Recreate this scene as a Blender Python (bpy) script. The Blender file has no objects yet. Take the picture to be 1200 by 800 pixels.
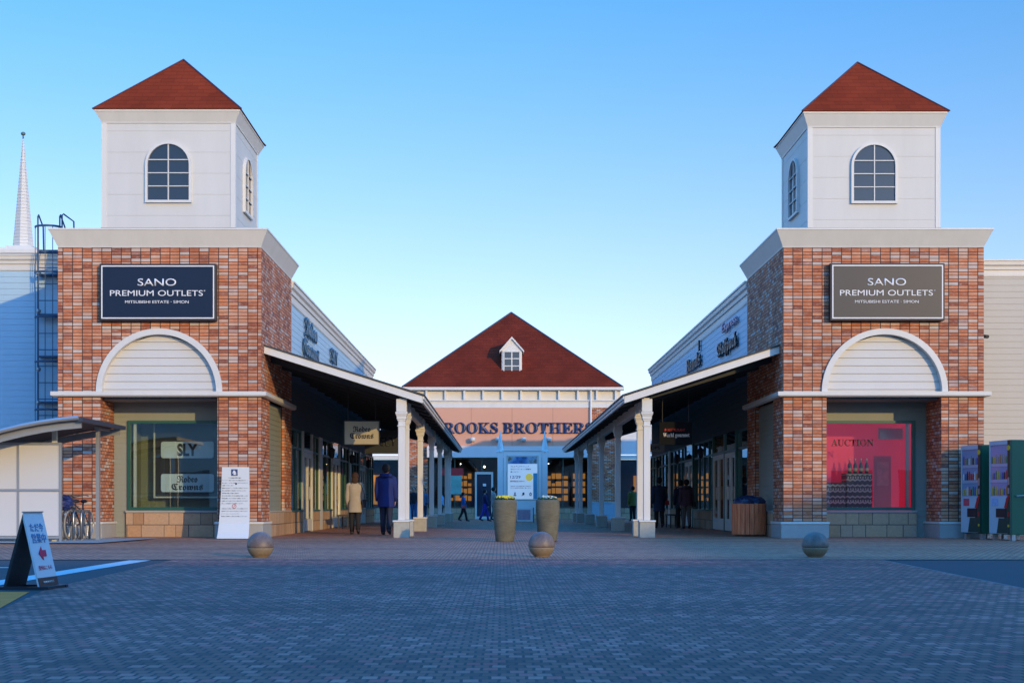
import bpy, bmesh, math, random
from mathutils import Vector, Matrix
R = math.radians
PI = math.pi
random.seed(7)
S = bpy.context.scene
COL = S.collection

# ------------------------------------------------------------------ camera
EYE = 0.831
cam = bpy.data.cameras.new('camera')
camo = bpy.data.objects.new('camera', cam)
COL.objects.link(camo)
camo.location = (0, 0, EYE)
camo.rotation_euler = (R(90), 0, 0)
cam.sensor_width = 36
cam.lens = 50.01
cam.shift_x = 13 / 1200
cam.shift_y = 190 / 1200
cam.clip_start = 0.05
cam.clip_end = 3000
S.camera = camo

# ------------------------------------------------------------------ light
SUN_AZ = R(33)      # the sun stands behind the viewer, to the right
SUN_EL = R(11)
world = bpy.data.worlds.new('World')
S.world = world
world.use_nodes = True
wn = world.node_tree
bg = wn.nodes['Background']
sky = wn.nodes.new('ShaderNodeTexSky')
sky.sky_type = 'NISHITA'
sky.sun_disc = False
sky.sun_elevation = SUN_EL
sky.sun_rotation = PI - SUN_AZ
sky.air_density = 1.0
sky.dust_density = 0.5
sky.ozone_density = 2.6
tint = wn.nodes.new('ShaderNodeVectorMath'); tint.operation = 'MULTIPLY'      # clear winter sky, strongly blue
tint.inputs[1].default_value = (1.40, 1.66, 2.06)
hs = wn.nodes.new('ShaderNodeHueSaturation'); hs.inputs['Hue'].default_value = 0.492; hs.inputs['Saturation'].default_value = 1.25
wn.links.new(sky.outputs[0], hs.inputs['Color'])
wn.links.new(hs.outputs[0], tint.inputs[0])
tc = wn.nodes.new('ShaderNodeTexCoord'); sx_ = wn.nodes.new('ShaderNodeSeparateXYZ'); wn.links.new(tc.outputs['Generated'], sx_.inputs[0])
mr = wn.nodes.new('ShaderNodeMapRange'); mr.interpolation_type = 'SMOOTHSTEP'
for k_, v_ in (('From Min', .34), ('From Max', .62), ('To Min', 0.0), ('To Max', 1.0)): mr.inputs[k_].default_value = v_
wn.links.new(sx_.outputs[2], mr.inputs['Value'])
mz = wn.nodes.new('ShaderNodeMix'); mz.data_type = 'RGBA'
mz.inputs[6].default_value = (1, 1, 1, 1); mz.inputs[7].default_value = (0.9, 2.75, 3.3, 1)    # sky boosted overhead only, added as blue fill for the shade
wn.links.new(mr.outputs[0], mz.inputs[0])
t2 = wn.nodes.new('ShaderNodeVectorMath'); t2.operation = 'MULTIPLY'
wn.links.new(tint.outputs[0], t2.inputs[0]); wn.links.new(mz.outputs[2], t2.inputs[1])
# the air whitens towards the horizon
mh = wn.nodes.new('ShaderNodeMapRange'); mh.interpolation_type = 'SMOOTHSTEP'
for k_, v_ in (('From Min', .02), ('From Max', .44), ('To Min', .66), ('To Max', 0.0)): mh.inputs[k_].default_value = v_
wn.links.new(sx_.outputs[2], mh.inputs['Value'])
bw = wn.nodes.new('ShaderNodeRGBToBW'); wn.links.new(t2.outputs[0], bw.inputs[0])
pv = wn.nodes.new('ShaderNodeVectorMath'); pv.operation = 'MULTIPLY'; wn.links.new(bw.outputs[0], pv.inputs[0]); pv.inputs[1].default_value = (.93, 0.99, 1.28)
mw = wn.nodes.new('ShaderNodeMix'); mw.data_type = 'RGBA'
wn.links.new(mh.outputs[0], mw.inputs[0]); wn.links.new(t2.outputs[0], mw.inputs[6]); wn.links.new(pv.outputs[0], mw.inputs[7])
wn.links.new(mw.outputs[2], bg.inputs[0])
bg.inputs[1].default_value = 0.15
sl = bpy.data.lights.new('sun', 'SUN')
sl.energy = 2.7
sl.angle = R(0.6)
sl.color = (1.0, 0.68, 0.27)
slo = bpy.data.objects.new('sun', sl)
COL.objects.link(slo)
slo.rotation_euler = Vector((-math.sin(SUN_AZ) * math.cos(SUN_EL), math.cos(SUN_AZ) * math.cos(SUN_EL), -math.sin(SUN_EL))).to_track_quat('-Z', 'Y').to_euler()
S.view_settings.view_transform = 'Standard'
S.view_settings.look = 'None'
S.view_settings.exposure = -0.05
S.view_settings.gamma = 1.0
S.view_settings.use_curve_mapping = False
S.cycles.max_bounces = 8
S.cycles.transparent_max_bounces = 12
S.cycles.use_denoising = True
S.cycles.sample_clamp_indirect = 6

# ------------------------------------------------------------------ materials
MATS = {}
def newmat(name):
    m = bpy.data.materials.new(name)
    m.use_nodes = True
    MATS[name] = m
    nt = m.node_tree
    return m, nt, nt.nodes['Principled BSDF']

def N(nt, t, **kw):
    n = nt.nodes.new('ShaderNode' + t)
    for k, v in kw.items():
        if hasattr(n, k):
            setattr(n, k, v)
        else:
            n.inputs[k].default_value = v
    return n

def M(nt, op, a, b=None, c=None):
    n = nt.nodes.new('ShaderNodeMath')
    n.operation = op
    for i, v in enumerate((a, b, c)):
        if v is None:
            continue
        if isinstance(v, (int, float)):
            n.inputs[i].default_value = v
        else:
            nt.links.new(v, n.inputs[i])
    return n.outputs[0]

def mixc(nt, f, a, b, blend='MIX'):
    n = nt.nodes.new('ShaderNodeMix')
    n.data_type = 'RGBA'
    n.blend_type = blend
    for s, v in ((n.inputs[0], f), (n.inputs[6], a), (n.inputs[7], b)):
        if isinstance(v, (int, float)):
            s.default_value = v
        elif isinstance(v, tuple):
            s.default_value = v + (1,) if len(v) == 3 else v
        else:
            nt.links.new(v, s)
    return n.outputs[2]

def plain(name, col, rough=0.6, var=0.12, scale=3.0, bump=0.0, bscale=60, metal=0.0, spec=0.5, streak=False, coat=0.0):
    """paint, stone, cloth: a base colour that wanders a little, with dirt and optional grain"""
    m, nt, b = newmat(name)
    geo = N(nt, 'NewGeometry')
    mp = N(nt, 'Mapping')
    nt.links.new(geo.outputs['Position'], mp.inputs[0])
    if streak:
        mp.inputs['Scale'].default_value = (1, 1, 0.15)
    n1 = N(nt, 'TexNoise', Scale=scale, Detail=6.0, Roughness=0.65)
    nt.links.new(mp.outputs[0], n1.inputs['Vector'])
    f = M(nt, 'MULTIPLY_ADD', n1.outputs[0], 2 * var, 1 - var)
    hsv = N(nt, 'HueSaturation')
    hsv.inputs['Color'].default_value = (*col, 1)
    nt.links.new(f, hsv.inputs['Value'])
    nt.links.new(hsv.outputs[0], b.inputs['Base Color'])
    b.inputs['Roughness'].default_value = rough
    b.inputs['Metallic'].default_value = metal
    b.inputs['Specular IOR Level'].default_value = spec
    b.inputs['Coat Weight'].default_value = coat
    if bump:
        n2 = N(nt, 'TexNoise', Scale=bscale, Detail=4.0)
        nt.links.new(geo.outputs['Position'], n2.inputs['Vector'])
        bp = N(nt, 'Bump', Strength=bump, Distance=0.01)
        nt.links.new(n2.outputs[0], bp.inputs['Height'])
        nt.links.new(bp.outputs[0], b.inputs['Normal'])
    return m

def ramp(nt, fac, stops, interp='LINEAR'):
    r = nt.nodes.new('ShaderNodeValToRGB')
    r.color_ramp.interpolation = interp
    e = r.color_ramp.elements
    while len(e) > 1:
        e.remove(e[-1])
    e[0].position = stops[0][0]
    e[0].color = (*stops[0][1], 1)
    for p, c in stops[1:]:
        x = e.new(p)
        x.color = (*c, 1)
    nt.links.new(fac, r.inputs[0])
    return r.outputs[0]

def cells(nt, U, V, w, h, off, mu, mv, jitter=0.0):
    """regular courses: returns (random per cell, second random, joint mask)"""
    vv = M(nt, 'DIVIDE', V, h)
    row = M(nt, 'FLOOR', vv)
    odd = M(nt, 'MODULO', M(nt, 'ABSOLUTE', row), 2.0)
    sh = M(nt, 'MULTIPLY', odd, off)
    uu = M(nt, 'ADD', M(nt, 'DIVIDE', U, w), sh)
    if jitter:
        wn0 = N(nt, 'TexWhiteNoise', noise_dimensions='1D')
        nt.links.new(row, wn0.inputs['W'])
        uu = M(nt, 'ADD', uu, M(nt, 'MULTIPLY', wn0.outputs[0], jitter))
    colm = M(nt, 'FLOOR', uu)
    fu = M(nt, 'FRACT', uu)
    fv = M(nt, 'FRACT', vv)
    du = M(nt, 'MULTIPLY', M(nt, 'MINIMUM', fu, M(nt, 'SUBTRACT', 1.0, fu)), w)
    dv = M(nt, 'MULTIPLY', M(nt, 'MINIMUM', fv, M(nt, 'SUBTRACT', 1.0, fv)), h)
    mk = M(nt, 'MAXIMUM', M(nt, 'LESS_THAN', du, mu), M(nt, 'LESS_THAN', dv, mv))
    cv = N(nt, 'CombineXYZ')
    nt.links.new(colm, cv.inputs[0]); nt.links.new(row, cv.inputs[1])
    w1 = N(nt, 'TexWhiteNoise', noise_dimensions='3D')
    nt.links.new(cv.outputs[0], w1.inputs['Vector'])
    return w1.outputs[0], w1.outputs[1], mk

def wallcoords(nt):
    geo = N(nt, 'NewGeometry')
    p = N(nt, 'SeparateXYZ'); nt.links.new(geo.outputs['Position'], p.inputs[0])
    n = N(nt, 'SeparateXYZ'); nt.links.new(geo.outputs['True Normal'], n.inputs[0])
    side = M(nt, 'GREATER_THAN', M(nt, 'ABSOLUTE', n.outputs[0]), 0.7)
    U = M(nt, 'ADD', M(nt, 'MULTIPLY', p.outputs[1], side), M(nt, 'MULTIPLY', p.outputs[0], M(nt, 'SUBTRACT', 1.0, side)))
    return geo, U, p.outputs[2], side

def brick_mat(name='brick', stack=True, dull=1.0):
    m, nt, b = newmat(name)
    geo, U, V, side = wallcoords(nt)
    off = M(nt, 'MULTIPLY', side, 0.5) if stack else 0.5
    vv = M(nt, 'DIVIDE', V, 0.081)
    row = M(nt, 'FLOOR', vv)
    odd = M(nt, 'MODULO', row, 2.0)
    uu = M(nt, 'ADD', M(nt, 'DIVIDE', U, 0.234), M(nt, 'MULTIPLY', odd, off))
    colm = M(nt, 'FLOOR', uu)
    fu = M(nt, 'FRACT', uu); fv = M(nt, 'FRACT', vv)
    du = M(nt, 'MULTIPLY', M(nt, 'MINIMUM', fu, M(nt, 'SUBTRACT', 1.0, fu)), 0.234)
    dv = M(nt, 'MULTIPLY', M(nt, 'MINIMUM', fv, M(nt, 'SUBTRACT', 1.0, fv)), 0.081)
    mk = M(nt, 'MAXIMUM', M(nt, 'LESS_THAN', du, 0.0095), M(nt, 'LESS_THAN', dv, 0.0065))
    cv = N(nt, 'CombineXYZ')
    nt.links.new(colm, cv.inputs[0]); nt.links.new(row, cv.inputs[1]); nt.links.new(side, cv.inputs[2])
    w1 = N(nt, 'TexWhiteNoise', noise_dimensions='3D'); nt.links.new(cv.outputs[0], w1.inputs['Vector'])
    d = dull
    c = ramp(nt, w1.outputs[0], [(0.0, (0.27*d, 0.075*d, 0.040*d)), (0.14, (0.44*d, 0.13*d, 0.052*d)), (0.45, (0.56*d, 0.19*d, 0.080*d)),
                                 (0.70, (0.58*d, 0.25*d, 0.13*d)), (0.82, (0.56*d, 0.34*d, 0.24*d)), (0.93, (0.54*d, 0.44*d, 0.38*d)), (1.0, (0.34*d, 0.095*d, 0.045*d))])
    # chalky bloom and kiln marks inside each brick
    mp = N(nt, 'Mapping'); mp.inputs['Scale'].default_value = (9, 9, 26)
    nt.links.new(geo.outputs['Position'], mp.inputs[0])
    n1 = N(nt, 'TexNoise', Scale=1.0, Detail=6.0, Roughness=0.7); nt.links.new(mp.outputs[0], n1.inputs['Vector'])
    bl = M(nt, 'MULTIPLY', M(nt, 'SUBTRACT', n1.outputs[0], 0.5), 2.2)
    bl.node.use_clamp = True
    c = mixc(nt, bl, c, (0.62*d, 0.50*d, 0.42*d))
    mp2 = N(nt, 'Mapping'); mp2.inputs['Scale'].default_value = (1.6, 1.6, 0.28); nt.links.new(geo.outputs['Position'], mp2.inputs[0])
    n2 = N(nt, 'TexNoise', Scale=1.0, Detail=5.0, Roughness=0.65); nt.links.new(mp2.outputs[0], n2.inputs['Vector'])
    hv = N(nt, 'HueSaturation'); nt.links.new(c, hv.inputs['Color'])
    nt.links.new(M(nt, 'MULTIPLY_ADD', n2.outputs[0], 0.9, 0.55), hv.inputs['Value'])
    c = mixc(nt, mk, hv.outputs[0], (0.035, 0.026, 0.026))
    nt.links.new(c, b.inputs['Base Color'])
    b.inputs['Roughness'].default_value = 0.85
    h = M(nt, 'ADD', M(nt, 'SUBTRACT', 1.0, mk), M(nt, 'MULTIPLY', n1.outputs[0], 0.6))
    bp = N(nt, 'Bump', Strength=0.9, Distance=0.012)
    nt.links.new(h, bp.inputs['Height']); nt.links.new(bp.outputs[0], b.inputs['Normal'])
    return m

def paver_mat(name, cols, w=0.10, h=0.13, joint=(0.012, 0.014, 0.02), wear=0.35, rough=0.75):
    m, nt, b = newmat(name)
    geo = N(nt, 'NewGeometry')
    p = N(nt, 'SeparateXYZ'); nt.links.new(geo.outputs['Position'], p.inputs[0])
    wob = N(nt, 'TexNoise', Scale=9.0, Detail=2.0); nt.links.new(geo.outputs['Position'], wob.inputs['Vector'])
    U = M(nt, 'MULTIPLY_ADD', wob.outputs[0], 0.018, p.outputs[0])
    V = M(nt, 'MULTIPLY_ADD', wob.outputs[0], 0.02, p.outputs[1])
    r1, r2, mk = cells(nt, U, V, w, h, 0.5, w * 0.09, h * 0.045)
    c = ramp(nt, r1, cols)
    n1 = N(nt, 'TexNoise', Scale=60.0, Detail=3.0); nt.links.new(geo.outputs['Position'], n1.inputs['Vector'])
    n2 = N(nt, 'TexNoise', Scale=0.55, Detail=5.0, Roughness=0.6, Distortion=0.4); nt.links.new(geo.outputs['Position'], n2.inputs['Vector'])
    # tyre lanes polished into the paving run across, left to right
    mp = N(nt, 'Mapping'); mp.inputs['Scale'].default_value = (0.04, 0.75, 1); nt.links.new(geo.outputs['Position'], mp.inputs[0])
    n3 = N(nt, 'TexNoise', Scale=1.0, Detail=3.0); nt.links.new(mp.outputs[0], n3.inputs['Vector'])
    v = M(nt, 'MULTIPLY', M(nt, 'MULTIPLY_ADD', n2.outputs[0], 2 * wear, 1 - wear), M(nt, 'MULTIPLY_ADD', n3.outputs[0], 0.9, 0.55))
    v = M(nt, 'MULTIPLY', v, M(nt, 'MULTIPLY_ADD', n1.outputs[0], 0.5, 0.75))
    n4 = N(nt, 'TexNoise', Scale=2.6, Detail=7.0, Roughness=0.75); nt.links.new(geo.outputs['Position'], n4.inputs['Vector'])
    sp = M(nt, 'MULTIPLY', M(nt, 'SUBTRACT', n4.outputs[0], 0.60), 6.0); sp.node.use_clamp = True      # old spills and gum
    v = M(nt, 'MULTIPLY', v, M(nt, 'MULTIPLY_ADD', sp, -0.45, 1.0))
    vo = N(nt, 'TexVoronoi', Scale=1.9); nt.links.new(geo.outputs['Position'], vo.inputs['Vector'])
    v = M(nt, 'MULTIPLY', v, M(nt, 'MULTIPLY_ADD', M(nt, 'LESS_THAN', vo.outputs['Distance'], 0.055), -0.5, 1.0))
    hv = N(nt, 'HueSaturation'); nt.links.new(c, hv.inputs['Color']); nt.links.new(v, hv.inputs['Value'])
    c = mixc(nt, mk, hv.outputs[0], joint)
    nt.links.new(c, b.inputs['Base Color'])
    nt.links.new(M(nt, 'MULTIPLY_ADD', n3.outputs[0], -0.25, rough + 0.1), b.inputs['Roughness'])
    h_ = M(nt, 'ADD', M(nt, 'MULTIPLY', M(nt, 'SUBTRACT', 1.0, mk), 1.0), M(nt, 'ADD', M(nt, 'MULTIPLY', r2.node.outputs[0], 0.35), M(nt, 'MULTIPLY', n1.outputs[0], 0.3)))
    bp = N(nt, 'Bump', Strength=0.6, Distance=0.006)
    nt.links.new(h_, bp.inputs['Height']); nt.links.new(bp.outputs[0], b.inputs['Normal'])
    return m

def stone_mat(name):
    m, nt, b = newmat(name)
    geo, U, V, side = wallcoords(nt)
    vv = M(nt, 'DIVIDE', V, 0.31)
    row = M(nt, 'FLOOR', vv)
    wn0 = N(nt, 'TexWhiteNoise', noise_dimensions='1D'); nt.links.new(row, wn0.inputs['W'])
    # blocks of uneven length
    nz = N(nt, 'TexNoise', noise_dimensions='2D', Scale=1.6, Detail=0.0)
    cv0 = N(nt, 'CombineXYZ'); nt.links.new(U, cv0.inputs[0]); nt.links.new(row, cv0.inputs[1]); nt.links.new(cv0.outputs[0], nz.inputs['Vector'])
    uu = M(nt, 'ADD', M(nt, 'ADD', M(nt, 'DIVIDE', U, 0.42), M(nt, 'MULTIPLY', wn0.outputs[0], 3.0)), M(nt, 'MULTIPLY', nz.outputs[0], 0.9))
    colm = M(nt, 'FLOOR', uu); fu = M(nt, 'FRACT', uu); fv = M(nt, 'FRACT', vv)
    du = M(nt, 'MULTIPLY', M(nt, 'MINIMUM', fu, M(nt, 'SUBTRACT', 1.0, fu)), 0.42)
    dv = M(nt, 'MULTIPLY', M(nt, 'MINIMUM', fv, M(nt, 'SUBTRACT', 1.0, fv)), 0.31)
    mk = M(nt, 'MAXIMUM', M(nt, 'LESS_THAN', du, 0.009), M(nt, 'LESS_THAN', dv, 0.009))
    cv = N(nt, 'CombineXYZ'); nt.links.new(colm, cv.inputs[0]); nt.links.new(row, cv.inputs[1])
    w1 = N(nt, 'TexWhiteNoise', noise_dimensions='3D'); nt.links.new(cv.outputs[0], w1.inputs['Vector'])
    c = ramp(nt, w1.outputs[0], [(0, (0.38, 0.23, 0.13)), (0.5, (0.52, 0.33, 0.19)), (1, (0.44, 0.31, 0.21))])
    n1 = N(nt, 'TexNoise', Scale=14.0, Detail=7.0, Roughness=0.7); nt.links.new(geo.outputs['Position'], n1.inputs['Vector'])
    hv = N(nt, 'HueSaturation'); nt.links.new(c, hv.inputs['Color']); nt.links.new(M(nt, 'MULTIPLY_ADD', n1.outputs[0], 0.6, 0.7), hv.inputs['Value'])
    nt.links.new(mixc(nt, mk, hv.outputs[0], (0.12, 0.10, 0.08)), b.inputs['Base Color'])
    b.inputs['Roughness'].default_value = 0.85
    bp = N(nt, 'Bump', Strength=0.8, Distance=0.02)
    nt.links.new(M(nt, 'ADD', M(nt, 'SUBTRACT', 1.0, mk), n1.outputs[0]), bp.inputs['Height']); nt.links.new(bp.outputs[0], b.inputs['Normal'])
    return m

def shingle_mat(name, col, w=0.33, h=0.13):
    m, nt, b = newmat(name)
    geo = N(nt, 'NewGeometry')
    p = N(nt, 'SeparateXYZ'); nt.links.new(geo.outputs['Position'], p.inputs[0])
    n = N(nt, 'SeparateXYZ'); nt.links.new(geo.outputs['True Normal'], n.inputs[0])
    side = M(nt, 'GREATER_THAN', M(nt, 'ABSOLUTE', n.outputs[0]), M(nt, 'ABSOLUTE', n.outputs[1]))
    U = M(nt, 'ADD', M(nt, 'MULTIPLY', p.outputs[1], side), M(nt, 'MULTIPLY', p.outputs[0], M(nt, 'SUBTRACT', 1.0, side)))
    r1, r2, mk = cells(nt, U, p.outputs[2], w, h, 0.5, 0.006, 0.010)
    n1 = N(nt, 'TexNoise', Scale=0.7, Detail=5.0); nt.links.new(geo.outputs['Position'], n1.inputs['Vector'])
    v = M(nt, 'MULTIPLY', M(nt, 'MULTIPLY_ADD', r1, 0.18, 0.91), M(nt, 'MULTIPLY_ADD', n1.outputs[0], 0.8, 0.6))
    hv = N(nt, 'HueSaturation'); hv.inputs['Color'].default_value = (*col, 1); nt.links.new(v, hv.inputs['Value'])
    nt.links.new(mixc(nt, M(nt, 'MULTIPLY', mk, 0.35), hv.outputs[0], tuple(x * 0.35 for x in col)), b.inputs['Base Color'])
    b.inputs['Roughness'].default_value = 0.9
    b.inputs['Specular IOR Level'].default_value = 0.1
    bp = N(nt, 'Bump', Strength=0.6, Distance=0.01)
    nt.links.new(M(nt, 'SUBTRACT', 1.0, mk), bp.inputs['Height']); nt.links.new(bp.outputs[0], b.inputs['Normal'])
    return m

def glass_mat(name, tint=(0.75, 0.85, 0.82), ior=1.6, base=0.05):
    m = bpy.data.materials.new(name); m.use_nodes = True; MATS[name] = m
    nt = m.node_tree; nt.nodes.clear()
    out = nt.nodes.new('ShaderNodeOutputMaterial')
    tr = N(nt, 'BsdfTransparent'); tr.inputs[0].default_value = (*tint, 1)
    gl = N(nt, 'BsdfGlossy'); gl.inputs['Roughness'].default_value = 0.01
    geo = N(nt, 'NewGeometry')
    nz = N(nt, 'TexNoise', Scale=0.9, Detail=1.0); nt.links.new(geo.outputs['Position'], nz.inputs['Vector'])
    bp = N(nt, 'Bump', Strength=0.05, Distance=0.05); nt.links.new(nz.outputs[0], bp.inputs['Height']); nt.links.new(bp.outputs[0], gl.inputs['Normal'])
    fr = N(nt, 'Fresnel'); fr.inputs[0].default_value = ior
    mx = nt.nodes.new('ShaderNodeMixShader')
    nt.links.new(M(nt, 'ADD', fr.outputs[0], base), mx.inputs[0])
    nt.links.new(tr.outputs[0], mx.inputs[1]); nt.links.new(gl.outputs[0], mx.inputs[2]); nt.links.new(mx.outputs[0], out.inputs[0])
    return m

def emit_mat(name, col, s):
    m, nt, b = newmat(name)
    b.inputs['Base Color'].default_value = (*col, 1)
    b.inputs['Emission Color'].default_value = (*col, 1)
    b.inputs['Emission Strength'].default_value = s
    return m

brick = brick_mat('brick')
brick_far = brick_mat('brick_running', stack=False)
white = plain('white_panel', (0.60, 0.58, 0.53), 0.55, 0.11, 1.6, streak=True)
trim = plain('trim_white', (0.66, 0.64, 0.59), 0.5, 0.11, 3.0, streak=True)
cream = plain('cream_panel', (0.66, 0.60, 0.50), 0.6, 0.06, 2.0)
siding_w = plain('white_siding', (0.66, 0.66, 0.65), 0.55, 0.08, 1.0, streak=True)
siding_p = plain('pale_blue_siding', (0.40, 0.57, 0.68), 0.55, 0.08, 1.0, streak=True)
siding_b = plain('beige_siding', (0.50, 0.47, 0.40), 0.6, 0.08, 1.0, streak=True)
siding_o = plain('olive_siding', (0.26, 0.28, 0.24), 0.65, 0.10, 1.5, streak=True)
arch_w = plain('arch_siding', (0.60, 0.58, 0.54), 0.55, 0.07, 1.2, streak=True)
dark_sid = plain('shaded_siding', (0.10, 0.12, 0.15), 0.6, 0.1, 2.0)
concrete = plain('plinth_concrete', (0.36, 0.36, 0.34), 0.85, 0.15, 4.0, bump=0.3)
colstone = plain('column_stone', (0.40, 0.38, 0.31), 0.85, 0.25, 9.0, bump=0.5, bscale=40)
stone = stone_mat('stone_blocks')
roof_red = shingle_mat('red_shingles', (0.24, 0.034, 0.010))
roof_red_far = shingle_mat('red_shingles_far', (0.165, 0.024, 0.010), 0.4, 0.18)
roof_dark = plain('dark_roof', (0.05, 0.055, 0.06), 0.7, 0.15, 2)
soffit = plain('dark_soffit', (0.035, 0.042, 0.048), 0.7, 0.1, 2)
flash = plain('dark_flashing', (0.04, 0.05, 0.07), 0.5, 0.1)
pane = plain('window_pane', (0.018, 0.030, 0.055), 0.06, 0.15, 1.5, spec=0.8)
navy_sign = plain('navy_sign_face', (0.012, 0.024, 0.052), 0.5, 0.05, spec=0.2)
reflect_sign = plain('sign_face_reflection_grey', (0.058, 0.052, 0.051), 0.4, 0.05, spec=0.4)  # grey stands for a reflection put into the face colour
sign_edge = plain('sign_edge', (0.02, 0.02, 0.025), 0.5)
letter_w = plain('white_lettering', (0.78, 0.76, 0.74), 0.5, 0.03)
letter_n = plain('navy_lettering', (0.012, 0.030, 0.11), 0.4, 0.05)
letter_k = plain('black_lettering', (0.015, 0.018, 0.025), 0.4, 0.05)
letter_b = plain('steel_blue_lettering', (0.03, 0.09, 0.17), 0.35, 0.1)
salmon = plain('salmon_render', (0.64, 0.33, 0.22), 0.8, 0.05, 1.2)
steel = plain('steel', (0.42, 0.42, 0.41), 0.32, 0.1, 6, metal=0.9)
alum = plain('aluminium', (0.42, 0.43, 0.43), 0.42, 0.08, 6, metal=0.6)
ladder_m = plain('ladder_paint', (0.035, 0.08, 0.15), 0.5, 0.15, 6)
panel_w = plain('shelter_panel', (0.60, 0.60, 0.60), 0.35, 0.04, 1.0)
green_f = plain('green_frame', (0.02, 0.10, 0.08), 0.4, 0.1, 5)
whitef = plain('white_frame', (0.62, 0.62, 0.56), 0.4, 0.08, 5)
olive_in = plain('olive_interior', (0.22, 0.22, 0.13), 0.7, 0.08, 3)
glass = glass_mat('shop_glass')
glass_s = glass_mat('display_glass', (0.85, 0.95, 0.9), 1.5, 0.20)
wood = None
asphalt = plain('asphalt', (0.045, 0.047, 0.052), 0.85, 0.3, 1.2, bump=0.5, bscale=120)
lineW = plain('road_paint', (0.55, 0.56, 0.56), 0.7, 0.25, 4)
sand = plain('sand_paving', (0.95, 0.21, 0.02), 0.9, 0.25, 5, bump=0.6, bscale=90)
pav_blue = paver_mat('grey_pavers', [(0, (0.13, 0.045, 0.034)), (0.35, (0.23, 0.072, 0.048)), (0.7, (0.31, 0.098, 0.066)), (0.88, (0.50, 0.175, 0.125)), (1, (0.45, 0.075, 0.060))], 0.088, 0.118, joint=(0.035, 0.022, 0.022))
pav_brown = paver_mat('brown_pavers', [(0, (0.38, 0.13, 0.065)), (0.5, (0.50, 0.185, 0.095)), (1, (0.60, 0.24, 0.13))], 0.12, 0.14, joint=(0.05, 0.04, 0.035), wear=0.2)
drain_m = plain('drain_strip', (0.05, 0.05, 0.055), 0.8, 0.2, 5)

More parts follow.
